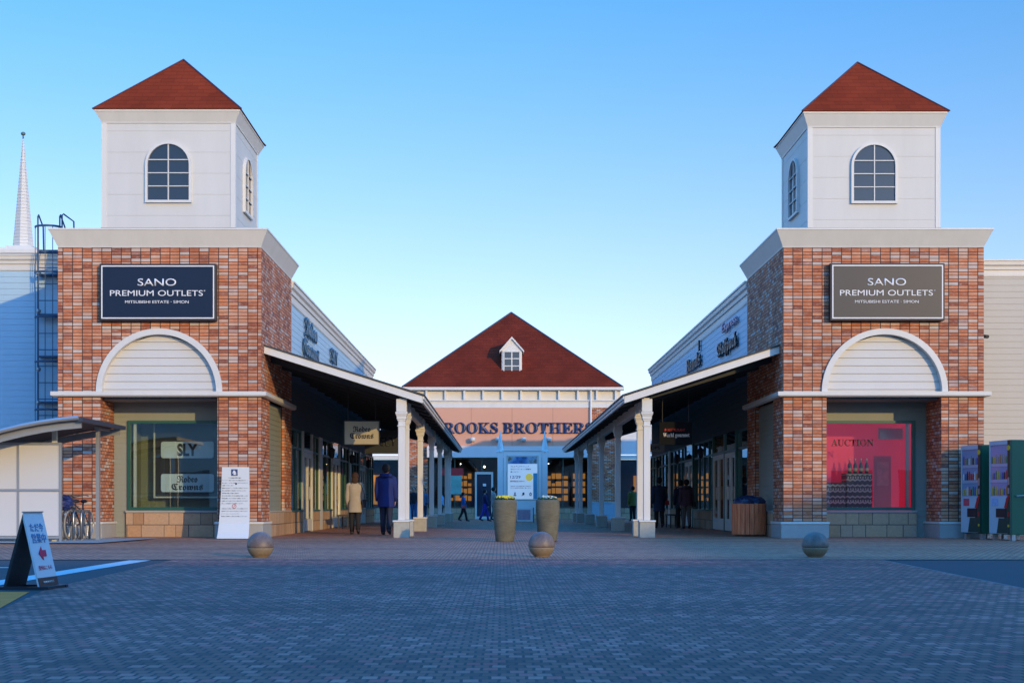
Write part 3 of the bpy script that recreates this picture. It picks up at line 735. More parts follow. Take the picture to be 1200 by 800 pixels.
def wing(xin, d, label, bays, label_far):
    X = lambda x: xin + d*x
    T = thing('shop_wing', label, 'building', (0, 0, 0))
    ys, ye, zt, xw = Y0+4.95, 64.8, 6.96, .09
    zh = 2.95
    mb = MB()
    mb.siding((X(xw), ys), (X(xw), ye), 4.56, zt-.5, (-d, 0), pitch=.165)
    mb.build('upper_siding', siding_p, T)
    mb = MB()
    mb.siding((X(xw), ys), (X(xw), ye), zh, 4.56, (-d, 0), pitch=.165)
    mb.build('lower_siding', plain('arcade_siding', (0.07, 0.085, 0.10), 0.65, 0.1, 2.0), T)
    mb = MB()
    mb.siding((X(xw), ye), (X(20), ye), 0, zt-.5, (0, 1), pitch=.165)
    mb.build('end_wall', siding_p, T)
    mb = MB()
    mb.sweep([(X(xw), ys), (X(xw), ye), (X(20), ye)], cornice_prof(zt), side=1 if d < 0 else -1)
    mb.build('cornice', trim, T)
    mb = MB(); mb.box(X(xw+.05), X(20), 39.75, ye-.05, zt-.30, zt-.05); mb.build('roof', roof_dark, T)
    # outer wall facing the square, beyond the tower
    Wt = 4.885 if d < 0 else 4.83
    yf, zf = (39.3, 7.70) if d < 0 else (37.6, 7.26)
    mb = MB(); mb.siding((X(Wt), yf), (X(26), yf), 0, zf-.42, (0, -1), pitch=.165)
    mb.build('front_siding', siding_p if d < 0 else siding_b, T)
    mb = MB(); mb.sweep([(X(Wt-.1), yf), (X(26), yf)], cornice_prof(zf, .8), side=1 if d > 0 else -1); mb.build('front_cornice', trim, T)
    mb = MB(); mb.box(X(Wt+.1), X(26), yf+.05, ye-.3, zf-.3, zf-.06); mb.build('flat_roof', roof_dark, T)
    # room behind the glass
    mb = MB()
    xa, xb = X(xw+.02), X(4.2)
    mb.poly([(xb, ys, 0), (xb, ye, 0), (xb, ye, zh), (xb, ys, zh)])
    mb.poly([(xa, ys+.01, zh-.01), (xa, ye-.02, zh-.01), (xb, ye-.02, zh-.01), (xb, ys+.01, zh-.01)])
    mb.poly([(xa, ys+.01, .02), (xa, ye-.02, .02), (xb, ye-.02, .02), (xb, ys+.01, .02)])
    for yy in (ys+.01, 46.9, 55.0, ye-.02):
        mb.poly([(xa+d*.15, yy, 0), (xb, yy, 0), (xb, yy, zh), (xa+d*.15, yy, zh)])
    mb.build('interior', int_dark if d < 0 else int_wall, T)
    for yy in (41.5, 44.2, 49.5, 52.5, 57.5, 61.5):
        for xx in (1.3, 2.9):
            mb = MB(); mb.box(X(xx), X(xx+.12), yy-.6, yy+.6, zh-.05, zh-.02)
            mb.build('ceiling_light', coolw if d < 0 else warm, T)
    for k in range(9):        # shelving with goods
        yy = 41.3 + 2.65*k
        mb = MB()
        mb.box(X(3.7), X(4.15), yy-.9, yy+.9, .05, .12)
        for z in (.7, 1.2, 1.7, 2.2): mb.box(X(3.7), X(4.15), yy-.9, yy+.9, z, z+.03)
        for q in range(16):
            z = (.12, .73, 1.23, 1.73)[q % 4]; y2 = yy-.8+.4*(q//4)+random.random()*.1
            mb.box(X(3.75), X(4.05), y2, y2+.12+.2*random.random(), z, z+.18+.2*random.random())
        mb.build('shelf_unit', plain('shelf_goods', random.choice([(.35, .2, .08), (.3, .1, .05), (.25, .25, .28), (.4, .3, .2)]), .7, .5, 9), T)
    # bays
    for y0, y1, kind in bays:
        if kind == 'window':
            mb = MB(); mb.box(X(-.012), X(.22), y0, y1, 0, .60); mb.build('stone_base', stone, T)
            mb = MB(); mb.box(X(-.03), X(.22), y0, y1, .602, .65)
            w = mb.build('window', green_f, T)
            mb = MB()
            n = max(1, round((y1-y0)/1.15)); st = (y1-y0)/n
            for k in range(n+1):
                yy = y0+st*k; mb.box(X(.03), X(.11), max(yy-.035, y0), min(yy+.035, y1), .652, zh)
            mb.box(X(.032), X(.108), y0, y1, 2.38, 2.44); mb.box(X(.031), X(.109), y0, y1, zh-.06, zh-.001)
            mb.build('frame', green_f, w)
            mb = MB(); mb.poly([(X(.07), y0, .65), (X(.07), y1, .65), (X(.07), y1, zh), (X(.07), y0, zh)]); mb.build('pane', glass, w)
        elif kind == 'pier':
            mb = MB(); mb.box(X(-.01), X(.2), y0, y1, 0, zh-.003); mb.build('pier', whitef, T)
        elif kind == 'drape':
            mb = MB(); pts = []
            n = 40
            for k in range(n+1):
                pts.append((X(.35+.05*math.sin(k*1.9)), y0+(y1-y0)*k/n))
            for a, b in zip(pts, pts[1:]): mb.poly([(a[0], a[1], .7), (b[0], b[1], .7), (b[0], b[1], 2.9), (a[0], a[1], 2.9)])
            mb.build('drape', curtain, T)
        elif kind == 'door':
            ym = (y0+y1)/2
            for a, b in ((y0+.04, ym-.02), (ym+.02, y1-.04)):
                mb = MB()
                mb.box(X(-.02), X(.04), a, a+.13, .03, 2.34); mb.box(X(-.02), X(.04), b-.13, b, .03, 2.34)
                mb.box(X(-.018), X(.038), a+.13, b-.13, .03, .38); mb.box(X(-.018), X(.038), a+.13, b-.13, 2.20, 2.34)
                dr = mb.build('door', whitef, T)
                mb = MB(); mb.poly([(X(.01), a+.13, .38), (X(.01), b-.13, .38), (X(.01), b-.13, 2.2), (X(.01), a+.13, 2.2)]); mb.build('pane', glass, dr)
                hy = b-.07 if a < ym-.3 and b < ym else a+.07
                mb = MB(); mb.tube([(X(-.02), hy, .95), (X(-.07), hy, .97), (X(-.07), hy, 1.33), (X(-.02), hy, 1.35)], .014, 6); mb.build('handle', steel, dr)
            mb = MB(); mb.box(X(-.03), X(.06), y0-.05, y0+.035, 0, zh-.003); mb.box(X(-.03), X(.06), y1-.035, y1+.05, 0, zh-.003); mb.box(X(-.028), X(.058), y0+.035, y1-.035, 2.35, 2.43)
            f = mb.build('door_frame', whitef if d < 0 else green_f, T)
            mb = MB(); mb.poly([(X(.01), y0, 2.43), (X(.01), y1, 2.43), (X(.01), y1, zh), (X(.01), y0, zh)]); mb.build('pane', glass, f)
    # carriage lanterns on the arcade wall
    for yy in (46.7, 53.0, 59.5):
        mb = MB(); x = X(-.22)
        mb.tube([(X(0), yy, 2.75), (x, yy, 2.78), (x, yy, 2.68)], .015, 6)
        mb.lathe([(.03, .30), (.12, .22), (.10, .20), (.075, -.02), (.03, -.06)], (x, yy, 2.38), 6)
        mb.build('lantern', sign_edge, T)
    return T
bl = [(39.2, 41.35, 'window'), (41.45, 43.4, 'door'), (43.5, 45.2, 'window'), (45.2, 45.95, 'pier'), (45.95, 48.5, 'window'), (48.6, 50.8, 'door'), (50.9, 54.2, 'window'),
      (54.2, 54.8, 'pier'), (54.8, 58.0, 'window'), (58.1, 60.2, 'door'), (60.3, 64.7, 'window')]
br = [(39.2, 40.9, 'window'), (41.0, 43.0, 'door'), (43.1, 45.4, 'door'), (45.5, 50.1, 'window'), (46.0, 47.4, 'drape'), (48.4, 50.0, 'drape'), (50.2, 52.3, 'door'), (52.4, 57.0, 'window'), (53.0, 56.2, 'drape'),
      (57.0, 57.6, 'pier'), (57.6, 64.7, 'window'), (59.0, 61.0, 'drape')]
wing(XL, -1, 'left shop wing with pale blue siding and dark cornice behind the ladder tower', bl, '')
wing(XR, 1, 'right shop wing with pale blue side wall behind the tower with the red window', br, '')

# ------------------------------------------------------------------ arcade roofs
def arcade(xw, xe, xc, d, ycols, label):
    """lean-to roof on white columns; d = +1 where the wall lies to the right"""
    T = thing('arcade_roof', label, 'canopy', (0, 0, 0), group='lean-to arcade roofs on white columns')
    y0, y1 = 34.6, 68.5
    zw, ze = 4.70, 3.50
    def prism_y(pts, ya, yb, nm, mat, par=T, **k):
        mb = MB(); mb.prism([(x, ya, z) for x, z in pts], (0, yb-ya, 0)); return mb.build(nm, mat, par, **k)
    m_ = (zw-ze)/(abs(xw-xe))
    o = -d*.05
    prism_y([(xw, zw), (xe+o, ze-.015), (xe+o, ze-.055), (xw, zw-.04)], y0-.06, y1+.05, 'roof', roof_dark)
    prism_y([(xw, zw-.17), (xe+d*.06, ze-.17+.02), (xe+d*.06, ze-.19+.02), (xw, zw-.20)], y0+.05, y1-.05, 'ceiling', soffit)
    mb = MB()
    mb.prism([(xw, y0-.03, zw-.042), (xe+d*.003, y0-.03, ze-.058), (xe+d*.003, y0-.03, ze-.225), (xw, y0-.03, zw-.215)], (0, .05, 0))
    mb.build('gable_fascia', trim, T)
    mb = MB()
    mb.box(xe, xe+d*.05, y0+.022, y1, ze-.20, ze-.058)
    mb.box(xe-d*.03, xe-d*.002, y0-.02, y1, ze-.125, ze-.06)
    mb.build('eave_fascia', trim, T)
    mb = MB()
    for k in range(19):
        yy = y0 + 1.0 + k*1.8
        mb.prism([(xw, yy, zw-.205), (xe+d*.08, yy, ze-.18), (xe+d*.08, yy, ze-.24), (xw, yy, zw-.34)], (0, .08, 0))
    mb.build('rafters', soffit, T)
    mb = MB(); mb.box(xc-.07, xc+.07, y0+.25, y1-.3, 3.18, 3.42); mb.build('beam', siding_w, T)
    first = None
    for i, yc in enumerate(ycols):
        if first is None:
            mb = MB(); s = .082
            mb.box(-s, s, -s, s, .43, 2.86)
            c = mb.build('column', trim, T, bevel=.012)
            mb = MB()
            for r, z0, z1 in ((.10, 2.72, 2.75), (.10, 2.86, 2.90), (.115, 2.90, 2.96), (.145, 3.03, 3.075), (.125, 3.08, 3.39)):
                mb.box(-r, r, -r, r, z0, z1-.001)
            mb.sweep([(-.1, -.1), (.1, -.1), (.1, .1), (-.1, .1)], [(-.05, 2.955), (.014, 2.955), (.045, 3.029), (-.05, 3.029)], closed=True)
            mb.build('capital', trim, c, bevel=.006)
            mb = MB(); mb.box(-.19, .19, -.19, .19, 0, .385); mb.build('column_base', colstone, c, bevel=.015)
            mb = MB(); mb.box(-.205, .205, -.205, .205, .387, .43); mb.build('base_cap', trim, c, bevel=.008)
            first = c
        else:
            c = copy_tree(first, T)
        c.location = (xc, yc, 0)
    return T
arcade(XL+.01, -1.90, -2.43, -1, (34.85, 36.45, 42.9, 49.9, 56.6, 63.6, 67.0), 'left lean-to arcade roof sheltering the person in the beige coat')
arcade(XR-.01, 3.00, 3.57, 1, (34.85, 36.5, 43.4, 50.5, 57.2, 63.6, 67.0), 'right lean-to arcade roof beside the slatted wooden bin')

# ------------------------------------------------------------------ building at the end
def central():
    T = thing('shop_building', 'building with large red hipped roof, small dormer and salmon wall at the far end', 'building', (0, 0, 0))
    Yc = 76.8
    x0, x1, cx = -5.33, 6.58, .60
    ze, za = 7.13, 11.95
    ya = Yc + 6
    mb = MB()
    b = [(x0, Yc-.1, ze), (x1, Yc-.1, ze), (x1, Yc+12.1, ze), (x0, Yc+12.1, ze)]
    for k in range(4): mb.poly([b[k], b[(k+1) % 4], (cx, ya, za)])
    mb.poly(b)
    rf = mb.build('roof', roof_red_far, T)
    mb = MB()
    for k in range(4): mb.tube([b[k], (cx, ya, za)], .05, 6)
    mb.build('hip_ridge', flash, rf)
    # dormer
    D = MB(); yd = Yc+1.2; w = .55; zb, zm, zp = 7.75, 9.30, 9.93
    D.prism([(cx-w, yd, zb), (cx+w, yd, zb), (cx+w, yd, zm), (cx, yd, zp-.06), (cx-w, yd, zm)], (0, 3.2, 0))
    dm = D.build('dormer', trim, T)
    D = MB()
    for s in (-1, 1):
        D.prism([(cx, yd-.12, zp+.05), (cx+s*(w+.12), yd-.12, zm-.09), (cx+s*(w+.12), yd-.12, zm-.19), (cx, yd-.12, zp-.07)], (0, 3.4, 0))
    D.build('dormer_roof', trim, dm)
    D = MB(); D.box(cx-.42, cx+.42, yd-.02, yd-.012, zb+.25, zm-.15); D.build('dormer_pane', pane, dm)
    D = MB()
    for xx in (-.44, 0, .44): D.box(cx+xx-.032, cx+xx+.032, yd-.06, yd-.021, zb+.2, zm-.1)
    for z in (zb+.2, zb+.60, zb+1.0, zm-.16): D.box(cx-.40, cx+.40, yd-.055, yd-.022, z, z+.05)
    D.build('dormer_bars', trim, dm)
    # entablature
    mb = MB(); mb.box(x0-.05, x1+.05, Yc-.35, Yc+.2, 6.95, 7.10); mb.box(x0+.1, x1-.1, Yc-.12, Yc+.2, 6.0, 6.36); mb.box(x0+.06, x1-.06, Yc-.2, Yc+.2, 6.36, 6.42); mb.build('cornice', trim, T)
    mb = MB(); mb.box(x0+.12, x1-.12, Yc-.03, Yc+.2, 6.42, 6.948); mb.build('frieze', cream, T)
    x = x0+.3
    while x < x1:
        mb = MB(); mb.box(x-.05, x+.05, Yc-.20, Yc-.032, 6.425, 6.945); mb.build('bracket', siding_w, T); x += 1.02
    # salmon sign wall, brick flanks
    sx0, sx1 = -3.95, 4.82
    mb = MB(); mb.box(sx0, sx1, Yc-.10, Yc+.2, 3.93, 5.998)
    w = mb.build('salmon_wall', salmon, T)
    mb = MB()
    for x in (-1.6, .6, 2.8): mb.box(x-.008, x+.008, Yc-.104, Yc-.101, 3.95, 5.99)
    mb.build('wall_joints', plain('joint', (.3, .16, .1), .8), w)
    for a, c in ((x0+.2, sx0-.002), (sx1+.002, x1-.2)):
        mb = MB(); mb.box(a, c, Yc-.04, Yc+.2, .92, 5.998); mb.build('brick_wall', brick_far, T)
    mb = MB(); mb.tube([(sx1+.02, Yc-.2, .1), (sx1+.02, Yc-.2, 6.95)], .06, 8); mb.build('downpipe', siding_w, T)
    mb = MB()
    for a, c in ((x0+.15, sx0-.02), (sx1+.05, x1-.15)): mb.box(a, c, Yc-.14, Yc+.2, 0, .86); mb.box(a-.03, c+.03, Yc-.17, Yc+.2, .862, .918)
    mb.build('plinth', plain('blue_grey_plinth', (.30, .38, .44), .6), T)
    mb = MB(); mb.box(sx0-.02, sx1+.02, Yc-.45, Yc+.2, 3.32, 3.925)
    mb.build('canopy_band', siding_w, T)
    # shopfront
    mb = MB(); mb.box(sx0, sx1, Yc+.02, Yc+.2, 0, .60); mb.build('stone_base', stone, T)
    mb = MB(); mb.box(sx0, sx1, Yc+.02, Yc+.10, 3.25, 3.318); mb.box(sx0, sx1, Yc, Yc+.12, .602, .66)
    x = sx0
    while x <= sx1+.01:
        mb.box(x-.03, x+.03, Yc+.03, Yc+.09, .662, 3.248); x += 1.462
    win = mb.build('window', green_f, T)
    mb = MB(); mb.poly([(sx0, Yc+.06, .6), (sx1, Yc+.06, .6), (sx1, Yc+.06, 3.3), (sx0, Yc+.06, 3.3)]); mb.build('pane', glass, win)
    # white door
    dx0, dx1 = -1.40, -.42
    mb = MB(); mb.box(dx0, dx0+.1, Yc-.04, Yc+.01, 0, 2.55); mb.box(dx1-.1, dx1, Yc-.04, Yc+.01, 0, 2.55); mb.box(dx0+.1, dx1-.1, Yc-.04, Yc+.01, 2.42, 2.55); mb.box(dx0+.1, dx1-.1, Yc-.04, Yc+.01, 0, .15)
    dr = mb.build('door', whitef, T)
    mb = MB(); mb.poly([(dx0+.1, Yc-.01, .15), (dx1-.1, Yc-.01, .15), (dx1-.1, Yc-.01, 2.42), (dx0+.1, Yc-.01, 2.42)]); mb.build('pane', pane, dr)
    mb = MB(); mb.box(-.97, -.80, Yc-.03, Yc-.02, 1.78, 1.92); mb.build('door_notice', letter_w, dr)
    mb = MB()
    for a, b2 in (((sx0, Yc+.2), (sx0, Yc+4)), ((sx1, Yc+.2), (sx1, Yc+4)), ((sx0, Yc+4), (sx1, Yc+4))):
        mb.poly([(*a, 0), (*b2, 0), (*b2, 3.4), (*a, 3.4)])
    for z in (.02, 3.4): mb.poly([(sx0, Yc+.2, z), (sx1, Yc+.2, z), (sx1, Yc+4, z), (sx0, Yc+4, z)])
    mb.build('interior', plain('walnut_interior', (.16, .07, .035), .6), T)
    # lit shelves
    lit = emit_mat('lit_shelf', (1.0, .36, .05), .38)
    for cx_, n in ((-1.95, 3), (-2.6, 2), (3.6-.95, 3), (4.3, 1), (3.35, 2)):
        mb = MB(); mb.box(cx_-.42, cx_+.42, Yc+1.4, Yc+1.7, .65, 2.6)
        s_ = mb.build('shelf_unit', plain('walnut', (.12, .05, .02), .5), T)
        mb = MB()
        for r in range(4):
            for c in range(n):
                a = cx_-.36+c*.72/n; mb.box(a+.02, a+.72/n-.03, Yc+1.385, Yc+1.395, 1.0+r*.4, 1.0+r*.4+(.16, .3, .26, .3)[(r+c) % 4])
        mb.build('lit_niches', lit, s_)
    for x, z, r in ((-.9, 2.85, .06), (-2.2, 3.0, .03), (2.6, 3.02, .03)):
        mb = MB(); mb.ball((x, Yc+.9, z), r, u=10, v=6); mb.build('lamp', emit_mat('bulb', (1, .78, .5), 9), T, smooth=True)
    # posters inside the glass
    mb = MB(); mb.box(-2.72, -2.12, Yc-.01, Yc+.01, 1.35, 2.35); p = mb.build('poster', plain('teal_poster', (.16, .42, .36), .5, .4, 3), T)
    mb = MB(); mb.box(-3.2, -2.02, Yc-.008, Yc+.008, 2.36, 2.75); mb.build('poster', plain('red_poster', (.42, .02, .03), .5, .1), T)
    # floodlights under the lettering are things of their own (below)
    # low flanks running behind the arcades
    for a, b2 in ((-16, x0+.15), (x1-.15, 17)):
        mb = MB(); mb.siding((a, Yc+.3), (b2, Yc+.3), 3.5, 5.4, (0, -1)); mb.build('flank_wall', siding_w, T)
        mb = MB(); mb.box(a, b2, Yc+.1, Yc+.5, 3.25, 3.45); mb.build('flank_trim', trim, T)
        mb = MB(); mb.box(a, b2, Yc+.3, Yc+.5, 0, .6); mb.build('flank_base', stone, T)
        mb = MB(); mb.poly([(a, Yc+.4, .6), (b2, Yc+.4, .6), (b2, Yc+.4, 3.25), (a, Yc+.4, 3.25)]); mb.build('flank_glazing', glass, T)
        mb = MB(); mb.poly([(a, Yc+3, 0), (b2, Yc+3, 0), (b2, Yc+3, 3.3), (a, Yc+3, 3.3)]); mb.poly([(a, Yc+.5, 3.4), (b2, Yc+.5, 3.4), (b2, Yc+3, 3.4), (a, Yc+3, 3.4)]); mb.build('flank_interior', plain('brown_interior', (.14, .08, .05), .7, .5, 1.0), T)
        x = a+1
        while x < b2-.5:
            mb = MB(); mb.box(x, x+.5, Yc+2.9, Yc+2.95, .8, 2.2+.5*random.random()); mb.build('lit_display', lit, T); x += 2.6
    mb = MB(); mb.box(x0+.3, x1-.3, Yc+4.1, Yc+11.8, 0, 7.1); mb.build('rear_wall', siding_b, T)
    return T
central()
T = thing('shop_sign', 'large navy serif letters on the salmon wall of the far building', 'sign', (0, 0, 0))
Yc = 76.7
text('lettering', serif('BROOKS'), letter_n, 3.46, .60, (-1.88, Yc-.004, 4.91), T, ext=.09, off=.01)
text('lettering', serif('BROTHERS'), letter_n, 4.92, .60, (2.56, Yc-.004, 4.91), T, ext=.09, off=.01)
flood = None
for i, (px, lb) in enumerate(((554, 'white floodlight below the far wall letters, leftmost of four in view'), (583.6, 'white floodlight below the far letters, behind the left spire of the map kiosk'),
                              (613.5, 'white floodlight below the far letters, between the two spires of the map kiosk'), (643, 'white floodlight below the far letters, just right of the kiosk right spire'))):
    if flood is None:
        flood = thing('floodlight', lb, 'lamp', group='floodlights under the navy letters')
        mb = MB(); mb.tube([(0, 0, .02), (0, -.25, .06)], .025, 6); mb.lathe([(.06, -.02), (.07, .02), (.02, .04)], (0, -.02, 0), 8); mb.build('arm', trim, flood)
        mb = MB(); mb.lathe([(.05, -.12), (.13, -.10), (.15, .05), (.12, .10), (.05, .12)], (0, -.33, .05), 12); mb.build('lamp_head', trim, flood, smooth=True)
        mb = MB(); mb.lathe([(.09, -.135), (.10, -.122)], (0, -.33, .05), 12); mb.build('lens', sign_edge, flood)
        f = flood
    else:
        f = copy_tree(flood); tag(f, lb)
    f.location = ((px-587)*Yc/1667, Yc, .831+(590-516)*Yc/1667)

# steeple of another building behind the left wing
T = thing('steeple', 'thin white steeple with ball finial rising behind the left wing', 'steeple', (0, 0, 0))
sx, sy = -20.15, 60.0
mb = MB(); mb.box(sx-.9, sx+.9, sy-.9, sy+.9, 0, 11.2); mb.build('shaft', siding_w, T)
mb = MB(); mb.box(sx-1.15, sx+1.15, sy-1.15, sy+1.15, 11.2, 11.35); mb.box(sx-.8, sx+.8, sy-.8, sy+.8, 11.35, 11.5); mb.box(sx-.55, sx+.55, sy-.55, sy+.55, 11.5, 11.62); mb.build('platform', trim, T)
mb = MB(); n = 34; pr = []
for k in range(n):
    t0, t1 = k/n, (k+1)/n
    r0 = .42*(1-t0)+.02; r1 = .42*(1-t1)+.02
    pr += [(r0+.006, 11.62+4.65*t0), (r1+.0, 11.62+4.65*t1-.02), (r1-.012, 11.62+4.65*t1-.02)]
mb.lathe(pr, (sx, sy, 0), 8); mb.build('spire', white, T)
mb = MB(); mb.ball((sx, sy, 16.42), .10, sz=.8, u=12, v=8); mb.tube([(sx, sy, 16.2), (sx, sy, 16.4)], .03, 6); mb.build('finial', plain('verdigris', (.10, .15, .13), .5), T, smooth=True)
for s in (-1, 1):
    mb = MB(); mb.lathe([(.07, 0), (.08, .05), (.03, .12), (.05, .2), (.012, .45)], (sx+s*.95, sy-.95, 11.35), 8); mb.build('pinnacle', trim, T)

# ------------------------------------------------------------------ lettering and hanging signs of the arcades
def wall_letters(side, lines, label):
    T = thing('shop_lettering', label, 'sign', (0, 0, 0))
    x = XL-.09 if side < 0 else XR+.09
    for s, yc, zc, w, h, mat in lines:
        text('lettering', s, mat, w, h, (x - side*.05, yc, zc), T, ext=.05, off=.012, rot=(R(90), 0, R(90) if side < 0 else R(-90)))
        mb = MB()
        for k in (-.4, -.1, .2, .4): mb.tube([(x+side*.02, yc+k*w, zc), (x-side*.055, yc+k*w, zc)], .012, 5)
        mb.build('standoff', steel, T)
wall_letters(-1, [(frak('Rodeo'), 43.4, 6.10, 2.6, .56, letter_b), (frak('Crowns'), 43.45, 5.48, 3.3, .52, letter_b)], 'blue blackletter shop name standing off the left wing wall beside the tower')
wall_letters(-1, [('SLY', 49.4, 5.92, 1.9, .50, letter_b)], 'short blue capital letters far along the left wing wall')
wall_letters(1, [(frak('Wolfpuck'), 42.8, 5.55, 3.7, .55, letter_k)], 'dark blackletter shop name on the right wing wall nearest the tower')
wall_letters(1, [('Express', 42.3, 6.15, 2.7, .36, plain('pink_lettering', (.55, .35, .42), .5))], 'small pink lettering above the dark shop name on the right wing wall')
wall_letters(1, [(serif('Bands'), 50.2, 5.80, 3.6, .50, letter_k), (serif('l'), 48.8, 6.25, .3, .35, letter_k)], 'dark shop letters further along the right wing wall')

def hanging(px, py, Y, w, h, mat, lines, label, top=4.0, frame=None):
    cx = (px-587)*Y/1667; cz = .831+(590-py)*Y/1667
    T = thing('hanging_sign', label, 'sign', (cx, Y, cz), group='signs hanging under the arcade roofs')
    mb = MB(); mb.box(-w/2, w/2, -.03, .03, -h/2, h/2); mb.build('panel', mat, T, bevel=.006)
    mb = MB()
    for x in (-w*.4, w*.4): mb.tube([(x, 0, h/2), (x, 0, top-cz)], .012, 6)
    mb.build('rods', sign_edge, T)
    if frame:
        mb = MB(); e = .02
        for a in ((-w/2-e, w/2+e, h/2, h/2+e), (-w/2-e, w/2+e, -h/2-e, -h/2), (-w/2-e, -w/2-.001, -h/2, h/2), (w/2+.001, w/2+e, -h/2, h/2)): mb.box(a[0], a[1], -.04, .04, a[2], a[3])
        mb.build('frame', frame, T)
    for s, dx, dz, tw_, th, m in lines: text('lettering', s, m, tw_, th, (dx, -.031, dz), T, ext=.006, off=.01)
ivory = plain('ivory_panel', (.42, .37, .25), .5, .06)
hanging(424, 507, 37.4, .90, .60, ivory, [(frak('Rodeo'), .0, .10, .46, .15, letter_k), (frak('Crowns'), 0, -.08, .62, .15, letter_k)], 'ivory hanging sign with black blackletter under the left arcade roof', 4.1, sign_edge)
hanging(449, 517.5, 43.5, 1.12, .72, plain('grey_panel', (.045, .05, .055), .8, spec=.1), [('SLY', .16, .0, .50, .26, letter_k)], 'grey hanging sign with three black capitals behind the ivory one', 3.6)
hanging(791.5, 507.5, 37.6, .86, .60, plain('dark_panel', (.010, .012, .016), .8, spec=.1), [('● RESTAURANT', -.02, .09, .56, .075, plain('red_lettering', (.5, .04, .03), .5)), (serif('World gourmet'), .02, -.06, .70, .13, letter_w)], 'dark hanging sign with red and white lettering under the right arcade roof', 4.1)
hanging(764, 524.5, 45.5, .80, .26, plain('dull_panel', (.24, .24, .23), .5), [('SHOPS', 0, 0, .5, .10, sign_edge)], 'low pale grey hanging sign behind the first columns of the right arcade', 3.6)

# ------------------------------------------------------------------ things in the two display windows
def display_board(cx, cz, w, h, label, lines):
    T = thing('display_board', label, 'sign', (cx, 36.15, cz), group='pale rounded boards in the left window')
    mb = MB(); r = .06; pts = []
    for qx, qz, a0 in ((1, 1, 0), (-1, 1, 90), (-1, -1, 180), (1, -1, 270)):
        for k in range(5):
            t = R(a0+k*22.5); pts.append((qx*(w/2-r)+r*math.cos(t), 0, qz*(h/2-r)+r*math.sin(t)))
    mb.prism(pts, (0, .04, 0)); mb.build('panel', plain('pale_blue_board', (.62, .74, .85), .5), T)
    mb = MB(); mb.prism([(p[0]*1.03, .045, p[2]*1.08) for p in pts], (0, .02, 0)); mb.build('back_panel', sign_edge, T)
    for s, dz, tw_, th, o in lines: text('lettering', s, letter_k, tw_, th, (0, -.001, dz), T, ext=.004, off=o)
display_board(-7.97, 2.20, 1.34, .42, 'upper pale board with three heavy capitals in the left display window', [('SLY', 0, .52, .32, .045)])
display_board(-7.97, 1.36, 1.34, .46, 'lower pale board with blackletter name in the left display window', [(frak('Rodeo'), .10, .52, .18, .012), (frak('Crowns'), -.10, .80, .17, .012)])
mb = MB(); mb.box(-8.80, -6.2, 36.24, 36.28, 1.02, 2.93)
o = mb.build('backdrop_panel', plain('dark_backdrop', (.035, .035, .03), .22, .2, 1.0))
tag(o, 'dark glossy backdrop panel standing behind the pale boards in the left window', 'panel')
mb = MB()
for a in ((-8.84, -6.2, .98, 1.018), (-8.84, -8.802, 1.019, 2.93)): mb.box(a[0], a[1], 36.20, 36.28, a[2], a[3])
mb.build('edge_trim', whitef, o)

boxm, nt, b = newmat('patterned_box')       # printed bands: zigzags and dots, black on pale
geo = N(nt, 'NewGeometry'); p = N(nt, 'SeparateXYZ'); nt.links.new(geo.outputs['Position'], p.inputs[0])
zz = M(nt, 'PINGPONG', M(nt, 'MULTIPLY', p.outputs[0], 8.0), 0.5)
band = M(nt, 'FRACT', M(nt, 'MULTIPLY_ADD', zz, .45, M(nt, 'MULTIPLY', p.outputs[2], 7.0)))
st = M(nt, 'LESS_THAN', band, .30)
dots = M(nt, 'MULTIPLY', M(nt, 'LESS_THAN', M(nt, 'FRACT', M(nt, 'MULTIPLY', p.outputs[2], 3.4)), .16), M(nt, 'LESS_THAN', M(nt, 'FRACT', M(nt, 'MULTIPLY', p.outputs[0], 16)), .5))
nt.links.new(mixc(nt, M(nt, 'MAXIMUM', st, dots), (.05, .09, .12), (.46, .56, .60)), b.inputs['Base Color']); b.inputs['Roughness'].default_value = .6
def at(px, Y): return (px-587)*Y/1667
def zt_(py, Y): return .831+(590-py)*Y/1667
yd = 35.9
for px0, px1, py, lb in ((966, 991, 566, 'low box printed with dark and pale zigzags, left in the red window'), (992, 1022, 555, 'tall box printed with dark and pale zigzags carrying the bottles in the red window')):
    T = thing('display_plinth', lb, 'box', (0, 0, 0), group='zigzag printed boxes in the red window')
    x0, x1 = at(px0, yd), at(px1, yd); z1 = zt_(py, yd)
    mb = MB(); mb.box(x0, x1, yd, yd+.55, .72, z1); mb.build('body', boxm, T, bevel=.008)
    mb = MB(); mb.box(x0-.01, x1+.01, yd-.01, yd+.56, z1+.001, z1+.02); mb.build('lid', letter_k, T)
bot = None
zb_ = zt_(555, yd)+.022
for i in range(4):
    lb = ('dark bottle with pale label on the tall zigzag box, leftmost of four', 'dark bottle with pale label on the tall zigzag box, second from left', 'dark bottle with pale label on the tall zigzag box, third from left', 'dark bottle with pale label on the tall zigzag box, rightmost of four')[i]
    if bot is None:
        bot = thing('bottle', lb, 'bottle', group='bottles on the tall zigzag box')
        mb = MB(); mb.lathe([(.045, 0), (.05, .02), (.05, .20), (.018, .27), (.016, .35), (.02, .36)], (0, 0, 0), 14); mb.build('glass_body', letter_k, bot, smooth=True)
        mb = MB(); mb.lathe([(.0515, .05), (.0515, .13)], (0, 0, 0), 14, caps=False); mb.build('label_band', ivory, bot, smooth=True)
        mb = MB(); mb.lathe([(.02, .27), (.022, .36), (.018, .375)], (0, 0, 0), 10); mb.build('cap', alum, bot, smooth=True)
        f = bot
    else:
        f = copy_tree(bot); tag(f, lb)
    f.location = (at(995.5+6.7*i, yd+.2), yd+.2, zb_)
